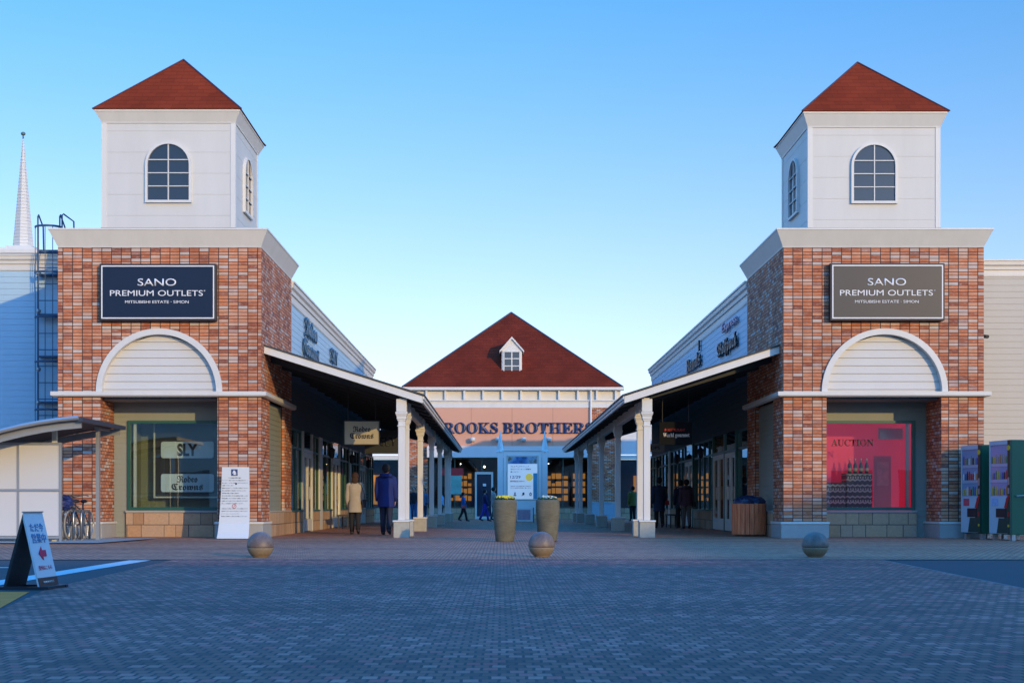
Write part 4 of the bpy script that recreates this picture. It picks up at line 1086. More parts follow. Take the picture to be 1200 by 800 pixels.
o = text('window_lettering', serif('AUCTION'), letter_k, 1.05, .17, (at(999, 35.42), 35.43, zt_(518.5, 35.42)), None, ext=.004, off=.004)
tag(o, 'dark serif capitals on the glass of the red display window', 'lettering')
T = thing('poster', 'faded pink poster of a figure standing right in the red window', 'poster', (0, 0, 0))
mb = MB(); mb.box(at(1024, 36.4), at(1044, 36.4), 36.38, 36.41, .75, 2.05); mb.build('sheet', plain('pink_sheet', (.55, .06, .11), .5, .2, 3), T)
mb = MB(); mb.box(at(1027, 36.4), at(1041, 36.4), 36.365, 36.378, 1.3, 1.9); mb.build('picture', plain('pink_picture', (.60, .14, .17), .5, .6, 5), T)
T = thing('vent_grille', 'grey louvred vent high inside the red display window', 'vent', (0, 0, 0))
mb = MB(); mb.box(at(1029, 36.4), at(1061, 36.4), 36.34, 36.40, 2.48, 2.76); mb.build('frame', alum, T)
mb = MB()
for k in range(5): mb.box(at(1030, 36.4), at(1060, 36.4), 36.30, 36.338, 2.50+.05*k, 2.53+.05*k)
mb.build('louvres', alum, T)

# ------------------------------------------------------------------ caged ladder
T = thing('caged_ladder', 'dark blue steel ladder with round safety cage on the left wing wall', 'ladder', (0, 0, 0))
lx0, lx1, ly = -12.70, -12.10, 39.02
mb = MB()
for x in (lx0, lx1): mb.tube([(x, ly, 2.6), (x, ly, 8.72), (x, ly+.06, 8.76), (x, ly+.45, 8.50), (x, ly+.5, 7.75)], .022, 6)
mb.build('rails', ladder_m, T)
z = 2.8; first = None
while z < 7.75:
    mb = MB(); mb.tube([(lx0, ly, z), (lx1, ly, z)], .014, 6); mb.build('rung', ladder_m, T); z += .45
for z in (3.40, 4.71, 5.93, 7.15, 8.40):
    mb = MB(); pts = [((lx0+lx1)/2+.36*math.cos(t)*1.0, ly-.30*math.sin(t)-.02, z) for t in [PI*k/14 for k in range(15)]]
    mb.tube(pts, .02, 5, flat=1.6); mb.build('hoop', ladder_m, T)
mb = MB()
for k in (2, 4.5, 7, 9.5, 12):
    t = PI*k/14; x, y = (lx0+lx1)/2+.36*math.cos(t), ly-.30*math.sin(t)-.02
    mb.tube([(x, y, 2.9), (x, y, 8.40)], .011, 5)
mb.build('cage_bars', ladder_m, T)
mb = MB()
for z in (3.6, 4.85, 6.0, 7.1): mb.box(lx0-.02, lx1+.02, ly+.0, yb2 if False else 39.28, z, z+.04)
mb.build('brackets', ladder_m, T)
mb = MB(); mb.box(lx0-.02, lx1+.15, ly+.05, ly+.6, 7.72, 7.80); mb.build('landing', ladder_m, T)
T = thing('roof_handrail', 'steel hoop handrail on the left tower roof edge above the ladder', 'handrail', (0, 0, 0))
mb = MB(); x = -12.0; mb.tube([(x, 38.9, 7.75), (x, 38.9, 8.72), (x+.02, 38.95, 8.76), (x+.26, 39.1, 8.58), (x+.28, 39.1, 7.75)], .022, 6); mb.build('rail', ladder_m, T)
for lb, py in (('small round floodlight on the ladder, topmost of four', 321), ('small round floodlight on the ladder, second from the top', 365), ('small round floodlight on the ladder, third from the top', 433), ('small round floodlight on the ladder, lowest of four', 472)):
    T = thing('spot_lamp', lb, 'lamp', (-12.62, 38.9, zt_(py, 38.9)), group='round lamps on the ladder')
    mb = MB(); mb.ball((0, -.08, 0), .07, u=12, v=8); mb.build('lamp_head', steel, T, smooth=True)
    mb = MB(); mb.tube([(0, -.05, .0), (0, .1, .02)], .02, 6); mb.build('bracket', ladder_m, T)

# security camera on the right wing
T = thing('security_camera', 'small dark camera on the beige siding right of the right tower', 'camera', (at(1156, 37.3), 37.56, zt_(393, 37.3)))
mb = MB(); mb.tube([(0, 0, 0), (0, -.12, .02)], .02, 6); mb.build('bracket', alum, T)
mb = MB(); mb.tube([(-.02, -.08, .0), (.03, -.26, -.03)], .05, 10); mb.build('housing', sign_edge, T)

# ------------------------------------------------------------------ shelter with bicycles on the left
sheet('concrete_pavement', [(-30, 29.2), (-8.3, 29.2), (-8.0, 33.2), (-30, 33.2)], 0.03, concrete)
T = thing('bicycle_shelter', 'curved metal canopy over the bicycles with white wall panels at the left edge', 'shelter', (0, 0, 0))
xs = [-8.74 - 5.6*k/14 for k in range(15)]
zc = lambda x: 2.62 - (.0695*min(-8.74-x, 2.2) + .062*min(-8.74-x, 2.2)**2) - .06*max(-8.74-x-2.2, 0)
mb = MB()
up = [(x, 29.5, zc(x)) for x in xs]; dn = [(x, 29.5, zc(x)-.035) for x in xs][::-1]
for (a, b2) in zip(up, up[1:]):
    mb.prism([a, b2, (b2[0], b2[1], b2[2]-.035), (a[0], a[1], a[2]-.035)], (0, 3.3, 0))
mb.build('roof', roof_dark, T)
mb = MB()
for y in (29.44,):
    mb.tube([(x, y, zc(x)-.01) for x in xs], .045, 8)
mb.build('front_tube', alum, T)
for yy in (29.62, 32.6):
    mb = MB()
    for (a, b2) in zip(xs, xs[1:]):
        mb.prism([(a, yy, zc(a)-.06), (b2, yy, zc(b2)-.06), (b2, yy, zc(b2)-.21), (a, yy, zc(a)-.21)], (0, .06, 0))
    mb.build('beam', alum, T)
mb = MB(); mb.box(-8.76, -8.66, 29.44, 32.84, 2.53, 2.62); mb.build('edge_gutter', flash, T)
for (x, y) in ((-9.585, 30.56), (-8.95, 31.6), (-13.0, 30.56), (-13.0, 32.5)):
    mb = MB(); mb.box(x-.05 if y < 31 else x-.04, x+.05 if y < 31 else x+.04, y-.04, y+.04, .03, zc(x)-.07); mb.build('post', whitef if y < 31 else alum, T)
mb = MB(); mb.box(-8.97-.03, -8.97+.03, 31.5, 32.8, zc(-8.97)-.12, zc(-8.97)-.06); mb.build('cross_beam', alum, T)
for c in range(5):
    for r in range(2):
        x1 = -9.44 - c*.90; z0 = .15 + r*1.0
        mb = MB(); mb.box(x1-.86, x1, 30.42, 30.45, z0, z0+.94); mb.build('wall_panel', panel_w, T)
mb = MB()
for c in range(6):
    x = -9.42 - c*.90; mb.box(x-.025, x+.025, 30.40, 30.47, .03 if c % 2 == 0 else .10, 2.11)
for z in (.09, 1.10, 2.09): mb.box(-14, -9.397, 30.39, 30.48, z, z+.05)
mb.build('panel_frame', alum, T)

def rack(x, y, lb, first=None):
    if first: T = copy_tree(first); tag(T, lb); T.location = (x, y, .03); return T
    T = thing('bicycle_rack', lb, 'rack', (x, y, .03), group='steel bicycle hoops')
    mb = MB(); mb.tube([(0, -.32, 0), (0, -.32, .58), (0, -.27, .64), (0, .27, .64), (0, .32, .58), (0, .32, 0)], .028, 8); mb.build('hoop', steel, T, smooth=True)
    mb = MB(); mb.tube([(0, -.32, 0), (0, -.32, .012)], .06, 10); mb.tube([(0, .32, 0), (0, .32, .012)], .06, 10); mb.build('foot_plates', steel, T)
    return T
r0 = rack(at(81, 31.9), 31.9, 'steel bicycle hoop nearest the white panels')
rack(at(91, 31.9), 31.9, 'middle steel bicycle hoop of three', r0)
rack(at(100, 31.9), 31.9, 'steel bicycle hoop nearest the canopy post', r0)
def bicycle(lb, basket):
    T = thing('bicycle', lb, 'bicycle', group='bicycles parked under the canopy')
    for y in (-.52, .52):
        mb = MB(); mb.ring((0, y, .33), .315, .022, 'X', 32, 6); w = mb.build('wheel', plain('grey_tyre', (.30, .30, .29), .6), T, smooth=True)
        mb = MB(); mb.ring((0, y, .33), .285, .012, 'X', 32, 5); mb.build('rim', steel, w, smooth=True)
        mb = MB()
        for k in range(14):
            t = 2*PI*k/14; mb.tube([(0, y, .33), (0, y+.28*math.cos(t), .33+.28*math.sin(t))], .003, 3)
        mb.tube([(-.05, y, .33), (.05, y, .33)], .02, 8); mb.build('spokes', steel, w)
    mb = MB()
    for a, b2 in (((0, .52, .33), (0, .10, .30)), ((0, .10, .30), (0, .22, .80)), ((0, .52, .33), (0, .20, .72)), ((0, .10, .30), (0, -.32, .72)), ((0, .2, .62), (0, -.33, .80)), ((0, -.52, .33), (0, -.30, .92))):
        mb.tube([a, b2], .017, 6)
    mb.build('frame', plain('bike_paint', (.05, .06, .09), .3), T)
    mb = MB(); mb.tube([(-.27, -.14, .98), (-.22, -.26, 1.0), (0, -.31, .95), (.22, -.26, 1.0), (.27, -.14, .98)], .013, 6); mb.build('handlebar', steel, T)
    mb = MB(); mb.ball((0, .26, .86), .09, sx=.9, sy=1.5, sz=.45, u=10, v=6); mb.tube([(0, .23, .80), (0, .25, .84)], .014, 6); mb.build('saddle', sign_edge, T, smooth=True)
    if basket:
        mb = MB(); vs = mb.ball((0, -.52, .82), .22, sx=.95, sy=.8, sz=.75, u=20, v=12)
        for v in vs: v.co += Vector((random.uniform(-.03, .03), random.uniform(-.03, .03), random.uniform(-.025, .03)))
        mb.build('basket_cover', plain('blue_cover', (.012, .03, .16), .6, .3, 12), T)
    else:
        mb = MB()
        for z in (.66, .74, .82, .9): mb.sweep([(-.16, -.65), (.16, -.65), (.16, -.38), (-.16, -.38)], [(-.004, z), (.004, z), (.004, z+.012), (-.004, z+.012)], closed=True)
        mb.build('basket', steel, T)
    return T
for lb, px, Y, bk, rz in (('bicycle half hidden by the white panels of the shelter', 74, 32.3, False, 2), ('bicycle with a dark blue covered basket beside the steel hoops', 84.5, 32.2, True, -3), ('bicycle closest to the brick pillar among the steel hoops', 93, 32.3, False, -6)):
    T = bicycle(lb, bk); T.location = (at(px, Y), Y, .03); T.rotation_euler.z = R(rz)

# ------------------------------------------------------------------ small things on the square
T = thing('folding_sign', 'black folding pavement sign with white printed face and red arrow at the left', 'sign', (-4.62, 13.75, 0), R(-6))
hz = .745
# hinge runs along local Y (0..0.42); printed face leans to +X, back board to -X
for s, nm, mt in ((1, 'printed_face', plain('sign_print', (.60, .62, .64), .4)), (-1, 'back_board', plain('black_board', (.02, .022, .028), .5))):
    mb = MB()
    mb.prism([(s*.0, 0, hz), (s*.17, 0, .02), (s*.17-s*.02, 0, .02), (s*.0-s*.0, 0, hz-.07)] if s > 0 else [(0, 0, hz), (-.20, 0, .02), (-.17, 0, .02), (0, 0, hz-.09)], (0, .44, 0))
    fo = mb.build(nm, mt, T)
    if s > 0:
        face = fo
        ang = math.atan2(hz-.02, .17)
        rot = (ang, 0, R(90))     # text plane leaning with the board
        def on(v, y):  # v: 0 bottom .. 1 top
            return (.17*(1-v)+.004, y, .02+(hz-.02)*v)
        blue = plain('blue_print', (.03, .20, .42), .5); red = plain('red_print', (.60, .01, .07), .5)
        text('lettering', 'ただ今', blue, .30, .085, on(.80, .22), face, ext=.002, off=.01, rot=rot)
        text('lettering', '営業中', blue, .32, .095, on(.655, .22), face, ext=.002, off=.01, rot=rot)
        text('lettering', '受付はこちら', red, .30, .045, on(.26, .22), face, ext=.002, off=.004, rot=rot)
        mb = MB(); ar = [(-.085, 0), (.0, .07), (.0, .032), (.085, .032), (.085, -.032), (.0, -.032), (.0, -.07)]
        q = [(lambda p: Vector(on(.45+p[1]/hz, .22+p[0])))(p) for p in ar]
        mb.prism(q, (.004, 0, .001)); mb.build('arrow', red, face)
        mb = MB(); mb.prism([(.1712+.002, .0, .02), (.1712+.002-.17*.13, .0, .02+(hz-.02)*.13), (.17-.17*.13-.004, .0, .02+(hz-.02)*.13), (.165, 0, .02)], (0, .44, 0)); bn = mb.build('dark_band', letter_k, face)
        text('lettering', 'PREMIUM OUTLETS', letter_w, .24, .02, (.17*(1-.07)+.008, .22, .02+(hz-.02)*.07), face, ext=.001, off=.004, rot=rot)
mb = MB(); mb.box(-.26, .26, -.02, .03, 0, .03); mb.box(-.26, .26, .41, .46, 0, .03); mb.box(.17, .25, .03, .41, 0, .03); mb.build('base_frame', plain('black_base', (.018, .02, .026), .5), T)
mb = MB(); mb.box(-.012, .012, .0, .44, hz, hz+.012); mb.build('hinge', alum, T)

# stone balls
ballm, nt, b = newmat('granite_ball')
geo = N(nt, 'NewGeometry'); n1 = N(nt, 'TexNoise', Scale=7.0, Detail=6.0, Roughness=.7); nt.links.new(geo.outputs['Position'], n1.inputs['Vector'])
n2 = N(nt, 'TexNoise', Scale=140.0, Detail=2.0); nt.links.new(geo.outputs['Position'], n2.inputs['Vector'])
c = ramp(nt, n1.outputs[0], [(.3, (.10, .07, .06)), (.5, (.16, .12, .10)), (.7, (.23, .18, .15))])
hv = N(nt, 'HueSaturation'); nt.links.new(c, hv.inputs['Color']); nt.links.new(M(nt, 'MULTIPLY_ADD', n2.outputs[0], .9, .55), hv.inputs['Value'])
nt.links.new(hv.outputs[0], b.inputs['Base Color']); b.inputs['Roughness'].default_value = .5
bb = None
for px, Y, lb in ((305.2, 21.95, 'round stone bollard in front of the white notice board'), (634.7, 22.2, 'round stone bollard in front of the two tall planters'), (955.2, 22.1, 'round stone bollard in front of the right tower')):
    if bb is None:
        bb = thing('ball_bollard', lb, 'bollard', group='round stone bollards')
        r = .208
        mb = MB(); mb.lathe([(.004, .395)] + [(r*math.sin(t), .187+r*math.cos(t)) for t in [R(6+k*8) for k in range(12)]] + [(r*.985, .160), (r*.955, .155)], (0, 0, 0), 40)
        mb.build('upper_stone', ballm, bb, smooth=True)
        mb = MB(); mb.lathe([(r*.945, .152), (r*.975, .146)] + [(r*math.sin(t), .187+r*math.cos(t)) for t in [R(104+k*7) for k in range(7)]] + [(.116, .0)], (0, 0, 0), 40)
        mb.build('lower_stone', plain('tan_granite', (.24, .18, .11), .6, .4, 30), bb, smooth=True)
        f = bb
    else: f = copy_tree(bb); tag(f, lb)
    f.location = (at(px, Y), Y, .004); f.rotation_euler.z = px

# planters with pansies
planm, nt, b = newmat('planter_ribbed')
geo = N(nt, 'NewGeometry'); mp = N(nt, 'Mapping'); mp.inputs['Scale'].default_value = (6, 6, 60); nt.links.new(geo.outputs['Position'], mp.inputs[0])
n1 = N(nt, 'TexNoise', Scale=1.0, Detail=4.0, Roughness=.7); nt.links.new(mp.outputs[0], n1.inputs['Vector'])
n2 = N(nt, 'TexNoise', Scale=3.0, Detail=4.0); nt.links.new(geo.outputs['Position'], n2.inputs['Vector'])
c = ramp(nt, M(nt, 'MULTIPLY', M(nt, 'ADD', n1.outputs[0], n2.outputs[0]), .5), [(.3, (.085, .078, .05)), (.55, (.16, .145, .095)), (.75, (.23, .21, .145))])
nt.links.new(c, b.inputs['Base Color']); b.inputs['Roughness'].default_value = .85
bp = N(nt, 'Bump', Strength=.9, Distance=.02); nt.links.new(n1.outputs[0], bp.inputs['Height']); nt.links.new(bp.outputs[0], b.inputs['Normal'])
for px, lb, fl, col, fc in ((591.6, 'tall grey-brown ribbed planter on the left, holding yellow flowers', 'low yellow pansies filling the left tall planter', (.75, .55, .02), .6), (641.8, 'tall grey-brown ribbed planter on the right, holding pale flowers', 'low leafy plants with pale flowers filling the right tall planter', (.50, .55, .42), .16)):
    Y = 31.2; x = at(px, Y)
    T = thing('planter', lb, 'planter', (x, Y, .006), group='tall ribbed planters')
    mb = MB(); mb.lathe([(.195, 0), (.205, .03), (.225, .2), (.252, .5), (.262, .7), (.262, .85), (.25, .91), (.238, .915), (.228, .90), (.228, .84)], (0, 0, 0), 40); mb.build('pot', planm, T, smooth=True)
    mb = MB(); mb.lathe([(.001, .86), (.226, .85)], (0, 0, 0), 24, caps=False); mb.build('soil', plain('soil', (.03, .02, .012), .9), T)
    P_ = thing('bedding_plants', fl, 'plants', (x, Y, .87))
    lf = MB(); pt = MB()
    for k in range(260):
        a, rr = random.random()*2*PI, .22*math.sqrt(random.random())
        c_ = Vector((rr*math.cos(a), rr*math.sin(a), .03+.09*random.random()*(1-rr*2)))
        u = Vector((random.uniform(-1, 1), random.uniform(-1, 1), random.uniform(-.2, .9))).normalized()*.035
        v = u.cross(Vector((random.uniform(-1, 1), random.uniform(-1, 1), 1))).normalized()*.018
        lf.poly([c_-u*.2, c_+v+u*.5, c_+u, c_-v+u*.5])
    for k in range(int(70*fc*2)):
        a, rr = random.random()*2*PI, .215*math.sqrt(random.random())
        c_ = Vector((rr*math.cos(a), rr*math.sin(a), .085+.06*random.random()*(1-rr*2)))
        nrm = Vector((random.uniform(-.5, .5), random.uniform(-1, .1), random.uniform(.3, 1))).normalized()
        u = nrm.orthogonal().normalized()*.024; v = nrm.cross(u).normalized()*.024
        pt.poly([c_+u*math.cos(t)*(1+.25*math.cos(5*t))+v*math.sin(t)*(1+.25*math.cos(5*t))+nrm*.003 for t in [2*PI*q/12 for q in range(12)]])
    lf.build('leaves', plain('leaf_green', (.045, .10, .03), .6, .5, 20), P_)
    pt.build('petals', plain('petals_%d' % px, col, .6, .15, 20), P_)

# map kiosk between the arcades
Yk = 64.0; kx = at(612.3, Yk)
kiosk_w = plain('kiosk_white', (.92, .90, .86), .4, .04)
T = thing('poster_kiosk', 'white kiosk with two pointed posts and a bright poster, far between the arcades', 'kiosk', (kx, Yk, .006))
for s in (-1, 1):
    mb = MB(); mb.box(s*1.0-.125, s*1.0+.125, -.13, .13, 0, 3.14); p_ = mb.build('post', kiosk_w, T, bevel=.01)
    mb = MB(); mb.lathe([(.20, 3.14), (.20, 3.19), (.15, 3.22), (.125, 3.42), (.012, 4.1)], (s*1.0, 0, 0), 4); mb.build('spire', kiosk_w, p_)
mb = MB(); mb.box(-.86, .86, -.10, .10, .35, 3.20); mb.build('panel', kiosk_w, T, bevel=.01)
mb = MB(); mb.box(-.88, .88, -.14, .14, 3.202, 3.27); mb.build('top_rail', kiosk_w, T)
mb = MB()
for a in ((-.72, .72, 2.95, 3.0), (-.72, .72, .98, 1.03), (-.72, -.67, 1.03, 2.95), (.67, .72, 1.03, 2.95)): mb.box(a[0], a[1], -.125, -.101, a[2], a[3])
mb.build('poster_frame', whitef, T)
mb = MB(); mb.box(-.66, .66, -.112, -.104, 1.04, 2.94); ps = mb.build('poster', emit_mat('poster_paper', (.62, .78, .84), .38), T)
pm, nt, b = newmat('poster_photo'); geo = N(nt, 'NewGeometry'); n1 = N(nt, 'TexNoise', Scale=2.2, Detail=3.0); nt.links.new(geo.outputs['Position'], n1.inputs['Vector'])
nt.links.new(ramp(nt, n1.outputs[0], [(.3, (.02, .06, .10)), (.45, (.05, .22, .50)), (.55, (.35, .5, .6)), (.62, (.25, .2, .1)), (.75, (.05, .12, .05))]), b.inputs['Base Color'])
mb = MB(); mb.box(-.66, .66, -.118, -.1125, 2.62, 2.94); mb.build('picture', pm, ps)
mb = MB(); mb.box(.48, .66, -.117, -.1125, 1.04, 2.2); mb.build('blue_stripe', plain('poster_blue', (.08, .42, .62), .5, .3, 2), ps)
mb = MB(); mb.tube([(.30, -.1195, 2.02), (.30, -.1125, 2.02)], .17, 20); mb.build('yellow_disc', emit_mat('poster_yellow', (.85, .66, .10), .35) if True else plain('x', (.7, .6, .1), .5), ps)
pk = plain('poster_red', (.55, .03, .07), .5); nb = plain('poster_navy', (.04, .07, .16), .5)
for s, w, h, x, z, m in (('プレミアムアウトレット', .84, .07, -.12, 2.50, nb), ('冬のバーゲンセール開催中', .92, .07, -.08, 2.38, nb), ('楽しもう！', .36, .07, -.36, 2.26, nb), ('12/29', .46, .13, -.32, 2.03, plain('poster_mauve', (.30, .12, .25), .5)), ('営業時間延長のお知らせ', .66, .075, -.24, 1.84, pk), ('ご来場をお待ちしております 営業時間は変更になる場合があります', .95, .045, -.08, 1.62, nb), ('くわしくは店内の案内をご覧ください', .95, .045, -.08, 1.54, nb)):
    text('lettering', s, m, w, h, (x, -.113, z), ps, ext=.004, off=.012)
for s, x in (('♟', -.34), ('♬', .02), ('✿', .36)): text('picture', s, nb, .13, .17, (x, -.1125, 1.26), ps, ext=.004, fitw=True)
mb = MB(); mb.box(-.60, .95, -.13, -.11, .55, .90); mb.build('lower_board', kiosk_w, T)
T = thing('notice_board', 'small low notice board with pink print, between the planters before the kiosk', 'notice', (at(615, 63.2), 63.2, .006))
mb = MB(); mb.box(-.36, .36, -.02, .02, .05, .62); mb.build('panel', letter_w, T)
mb = MB(); mb.box(-.33, .25, -.024, -.0205, .12, .56); mb.build('print', plain('pink_print', (.50, .30, .36), .5, .5, 9), T)
mb = MB(); mb.box(-.40, -.365, -.03, .03, 0, .66); mb.box(.365, .40, -.03, .03, 0, .66); mb.build('posts', sign_edge, T)

# white notice board before the left tower pillar
T = thing('notice_board', 'tall white curved notice board with printed lines leaning by the left tower pillar', 'notice', (-6.205, 33.35, .02), R(-3))
pf = [(.30, 0), (.22, .12), (.13, .35), (.07, .65), (.03, 1.0), (.0, 1.35), (-.01, 1.67)]
mb = MB()
hwz = lambda z: .385 - .03*z
for (a, z0), (b2, z1) in zip(pf, pf[1:]):
    mb.poly([(-hwz(z0), -a, z0), (hwz(z0)-.06*(1-z0), -a, z0), (hwz(z1)-.0, -b2, z1), (-hwz(z1), -b2, z1)] if False else [(-hwz(z0), -a, z0), (hwz(z0)-.03, -a, z0), (hwz(z1)-.03, -b2, z1), (-hwz(z1), -b2, z1)])
bmesh.ops.remove_doubles(mb.bm, verts=mb.bm.verts, dist=1e-4)
board = mb.build('printed_sheet', plain('white_sheet', (.66, .68, .66), .45, .03), T)
so = board.modifiers.new('thickness', 'SOLIDIFY'); so.thickness = .012; so.offset = 1
def yat(z):
    for (a, z0), (b2, z1) in zip(pf, pf[1:]):
        if z0 <= z <= z1: return -(a+(b2-a)*(z-z0)/(z1-z0))-.015
    return -.03
mb = MB(); mb.box(-.115, .035, yat(1.55)-.008, yat(1.55), 1.47, 1.62); mb.build('pictogram', nb, board)
text('pictogram', '♞', letter_w, .09, .11, (-.04, yat(1.55)-.009, 1.545), board, ext=.003)
greyp = plain('grey_print', (.16, .18, .20), .6)
rows = ['ペットをお連れのお客様へのお願い', 'ペットと一緒に入店される際は必ずカート', 'またはケージをご利用くださいますよう', 'お願いいたします', '通路では必ずリードを短くお持ちください', '他のお客様のご迷惑にならないように', '排泄物は飼い主様ご自身で', '必ずお持ち帰りいただき清掃をお願いします', '飲食店舗へのご入店はご遠慮ください', '店舗により入店できない場合がございます', '詳しくは係員までお尋ねください', '', '大型犬のご入場につきましてはご遠慮いただく', '場合がございますので予めご了承ください', 'インフォメーションセンター', '皆様のご理解とご協力をお願いいたします']
z = 1.42
for i, s in enumerate(rows):
    if s: text('lettering', s, greyp if i else nb, min(.62, .034*len(s)) if i else .30, .024, (-.02-(.62-min(.62, .034*len(s)))/2 if i else -.03, yat(z)-.002, z), board, ext=.002, off=.004)
    z -= .060
text('pictogram', '⊘', red, .10, .10, (-.03, yat(.75)-.004, .755), board, ext=.003, off=.02)
mb = MB(); mb.box(-.34, .30, -.30, .12, -.018, .005); mb.box(-.02, .02, -.02, .02, 0, 1.3); mb.build('stand', sign_edge, T)

# slatted bin with blue bag
T = thing('litter_bin', 'round bin of reddish wooden slats standing by the right arcade wall', 'bin', (6.33, 36.3, .006))
wd, nt, b = newmat('bin_wood'); geo = N(nt, 'NewGeometry'); mp = N(nt, 'Mapping'); mp.inputs['Scale'].default_value = (14, 14, 1.5); nt.links.new(geo.outputs['Position'], mp.inputs[0])
n1 = N(nt, 'TexNoise', Scale=1.5, Detail=6.0); nt.links.new(mp.outputs[0], n1.inputs['Vector'])
nt.links.new(ramp(nt, n1.outputs[0], [(.3, (.60, .12, .04)), (.55, (.85, .20, .07)), (.75, (.92, .28, .11))]), b.inputs['Base Color']); b.inputs['Roughness'].default_value = .6
mb = MB(); r = .42; n = 24
for k in range(n):
    t = 2*PI*k/n; mb.obox((r*math.cos(t), r*math.sin(t), .44), .03, 2*PI*r/n-.012, .78, t)
mb.build('slats', wd, T, bevel=.004)
mb = MB(); mb.lathe([(.385, .03), (.395, .82), (.37, .82)], (0, 0, 0), 24); mb.build('liner', sign_edge, T)
mb = MB(); mb.ring((0, 0, .10), .415, .012, 'Z', 32, 5); mb.ring((0, 0, .78), .415, .012, 'Z', 32, 5); mb.build('bands', flash, T)
o = MB(); vs = o.ball((0, 0, 0), .40, sz=.42, u=28, v=16)
for v in vs:
    s = math.sin(v.co.x*19+v.co.y*7)*math.cos(v.co.y*17-v.co.z*11)
    v.co *= 1+.10*s+random.uniform(-.04, .04)
b_ = o.build('rubbish_bag', plain('dark_blue_bag', (.014, .026, .07), .35, .3, 8), None, loc=(6.33, 36.3, .87))
tag(b_, 'crumpled dark blue bag bulging out of the slatted bin', 'bag')

# vending machines
vglass = glass_mat('vending_glass', (0.9, 0.95, 1.0), 1.12, 0.02)
vgreen = plain('vending_green', (.006, .10, .055), .4, .1, 2)
vlight = plain('vending_front', (.42, .55, .62), .35, .06, 2)
vback = emit_mat('vending_display_back', (.16, .30, .48), .06)
vred = plain('vending_red', (.55, .02, .02), .4)
vyel = plain('vending_yellow', (.70, .48, .03), .5)
def vending(x, y, H, lb, box, price):
    T = thing('vending_machine', lb, 'vending machine', (x, y, .006), R(-77.5), group='green drink machines')
    w, dp, z0 = .84, .74, .13
    mb = MB(); mb.box(-w/2, w/2, .02, dp, z0, H); mb.build('cabinet', vgreen, T, bevel=.012)
    for a in (-w/2+.02, w/2-.12):
        for b2 in (.05, dp-.14):
            mb = MB(); mb.box(a, a+.10, b2, b2+.09, 0, z0-.002); mb.build('foot', alum, T)
    mb = MB(); mb.box(-w/2, w/2-.10, -.02, .018, z0+.02, .98); mb.box(-w/2, w/2-.10, -.02, .018, H-.10, H-.005); mb.box(-w/2, -w/2+.05, -.02, .018, .981, H-.101); mb.build('front_panel', vlight, T)
    mb = MB(); mb.box(w/2-.098, w/2, -.022, .018, z0+.02, H-.005); mb.build('control_column', plain('dark_green_front', (.01, .05, .035), .4), T)
    mb = MB(); mb.box(-w/2+.051, w/2-.10, .001, .017, .981, H-.101); mb.build('display_back', vback, T)
    mb = MB(); mb.poly([(-w/2+.051, -.016, .981), (w/2-.10, -.016, .981), (w/2-.10, -.016, H-.101), (-w/2+.051, -.016, H-.101)]); mb.build('display_pane', vglass, T)
    cols = [(.6, .05, .04), (.65, .42, .05), (.06, .12, .35), (.7, .65, .6), (.05, .25, .10), (.35, .30, .25), (.65, .22, .05), (.04, .03, .03)]
    cm = [MATS.get('can%d' % i) or plain('can%d' % i, c, .3) for i, c in enumerate(cols)]
    for r in range(3):
        zz = 1.02 + r*.36
        mb = MB(); mb.box(-w/2+.055, w/2-.105, -.014, 0, zz-.07, zz-.005); sh = mb.build('shelf', vlight, T)
        for k in range(8):
            hh = random.choice((.15, .16, .21))
            mb = MB(); xx = -w/2+.10+k*.082; mb.lathe([(.021, 0), (.025, .01), (.025, hh*.72), (.011 if hh > .2 else .021, hh)], (xx, -.0, zz), 8); mb.build('sample_drink', cm[(random.randrange(8))], sh)
    mb = MB(); mb.box(-.12, .28, -.035, -.021, .52, .72); mb.build('dispenser', sign_edge, T)
    mb = MB(); mb.prism([(-.10, -.028, z0+.03), (.318, -.028, z0+.03), (.318, -.028, .50), (-.02, -.028, .50)], (0, .007, 0)); mb.prism([(.20, -.026, .50), (.318, -.026, .50), (.318, -.026, .95), (.27, -.026, .95)], (0, .005, 0)); mb.build('dark_livery', plain('livery_dark', (.012, .05, .04), .4), T)
    mb = MB(); mb.prism([(.20, -.032, .74), (.30, -.032, .72), (.41, -.032, 1.0), (.36, -.032, 1.02), (.30, -.032, .96)], (0, .006, 0)); mb.build('red_ribbon', vred, T)
    mb = MB(); mb.tube([(.37, -.034, H-.18), (.37, -.022, H-.18)], .06, 14); mb.tube([(.37, -.034, .33), (.37, -.022, .33)], .03, 10); mb.build('yellow_badge', vyel, T)
    mb = MB(); mb.box(.345, .395, -.032, -.023, .54, .64); mb.build('coin_return', vred, T)
    mb = MB(); mb.box(.345, .40, -.030, -.023, 1.25, 1.42); mb.box(.345, .40, -.030, -.023, 1.05, 1.18); mb.build('buttons', alum, T)
    mb = MB(); mb.box(-.30, -.05, -.027, -.021, .78, .95); mb.build('price_card', plain('price_card', price, .5, .5, 20), T)
    if box:
        mb = MB(); mb.tube([(w/2, .12, 1.0), (w/2+.05, .12, 1.0), (w/2+.05, .42, 1.02)], .012, 6); mb.box(w/2+.002, w/2+.07, .40, .58, .94, 1.12); mb.build('lock_box', alum, T)
    else:
        mb = MB(); mb.box(w/2+.002, w/2+.02, .24, .36, 1.38, 1.52); mb.build('side_notice', plain('teal_notice', (.1, .5, .45), .5), T)
vending(11.32, 32.25, 2.26, 'nearer green vending machine at the right edge with a lock box on its side', True, (.3, .45, .7))
vending(11.06, 33.45, 2.20, 'farther green vending machine standing against the right tower pillar', False, (.6, .08, .12))

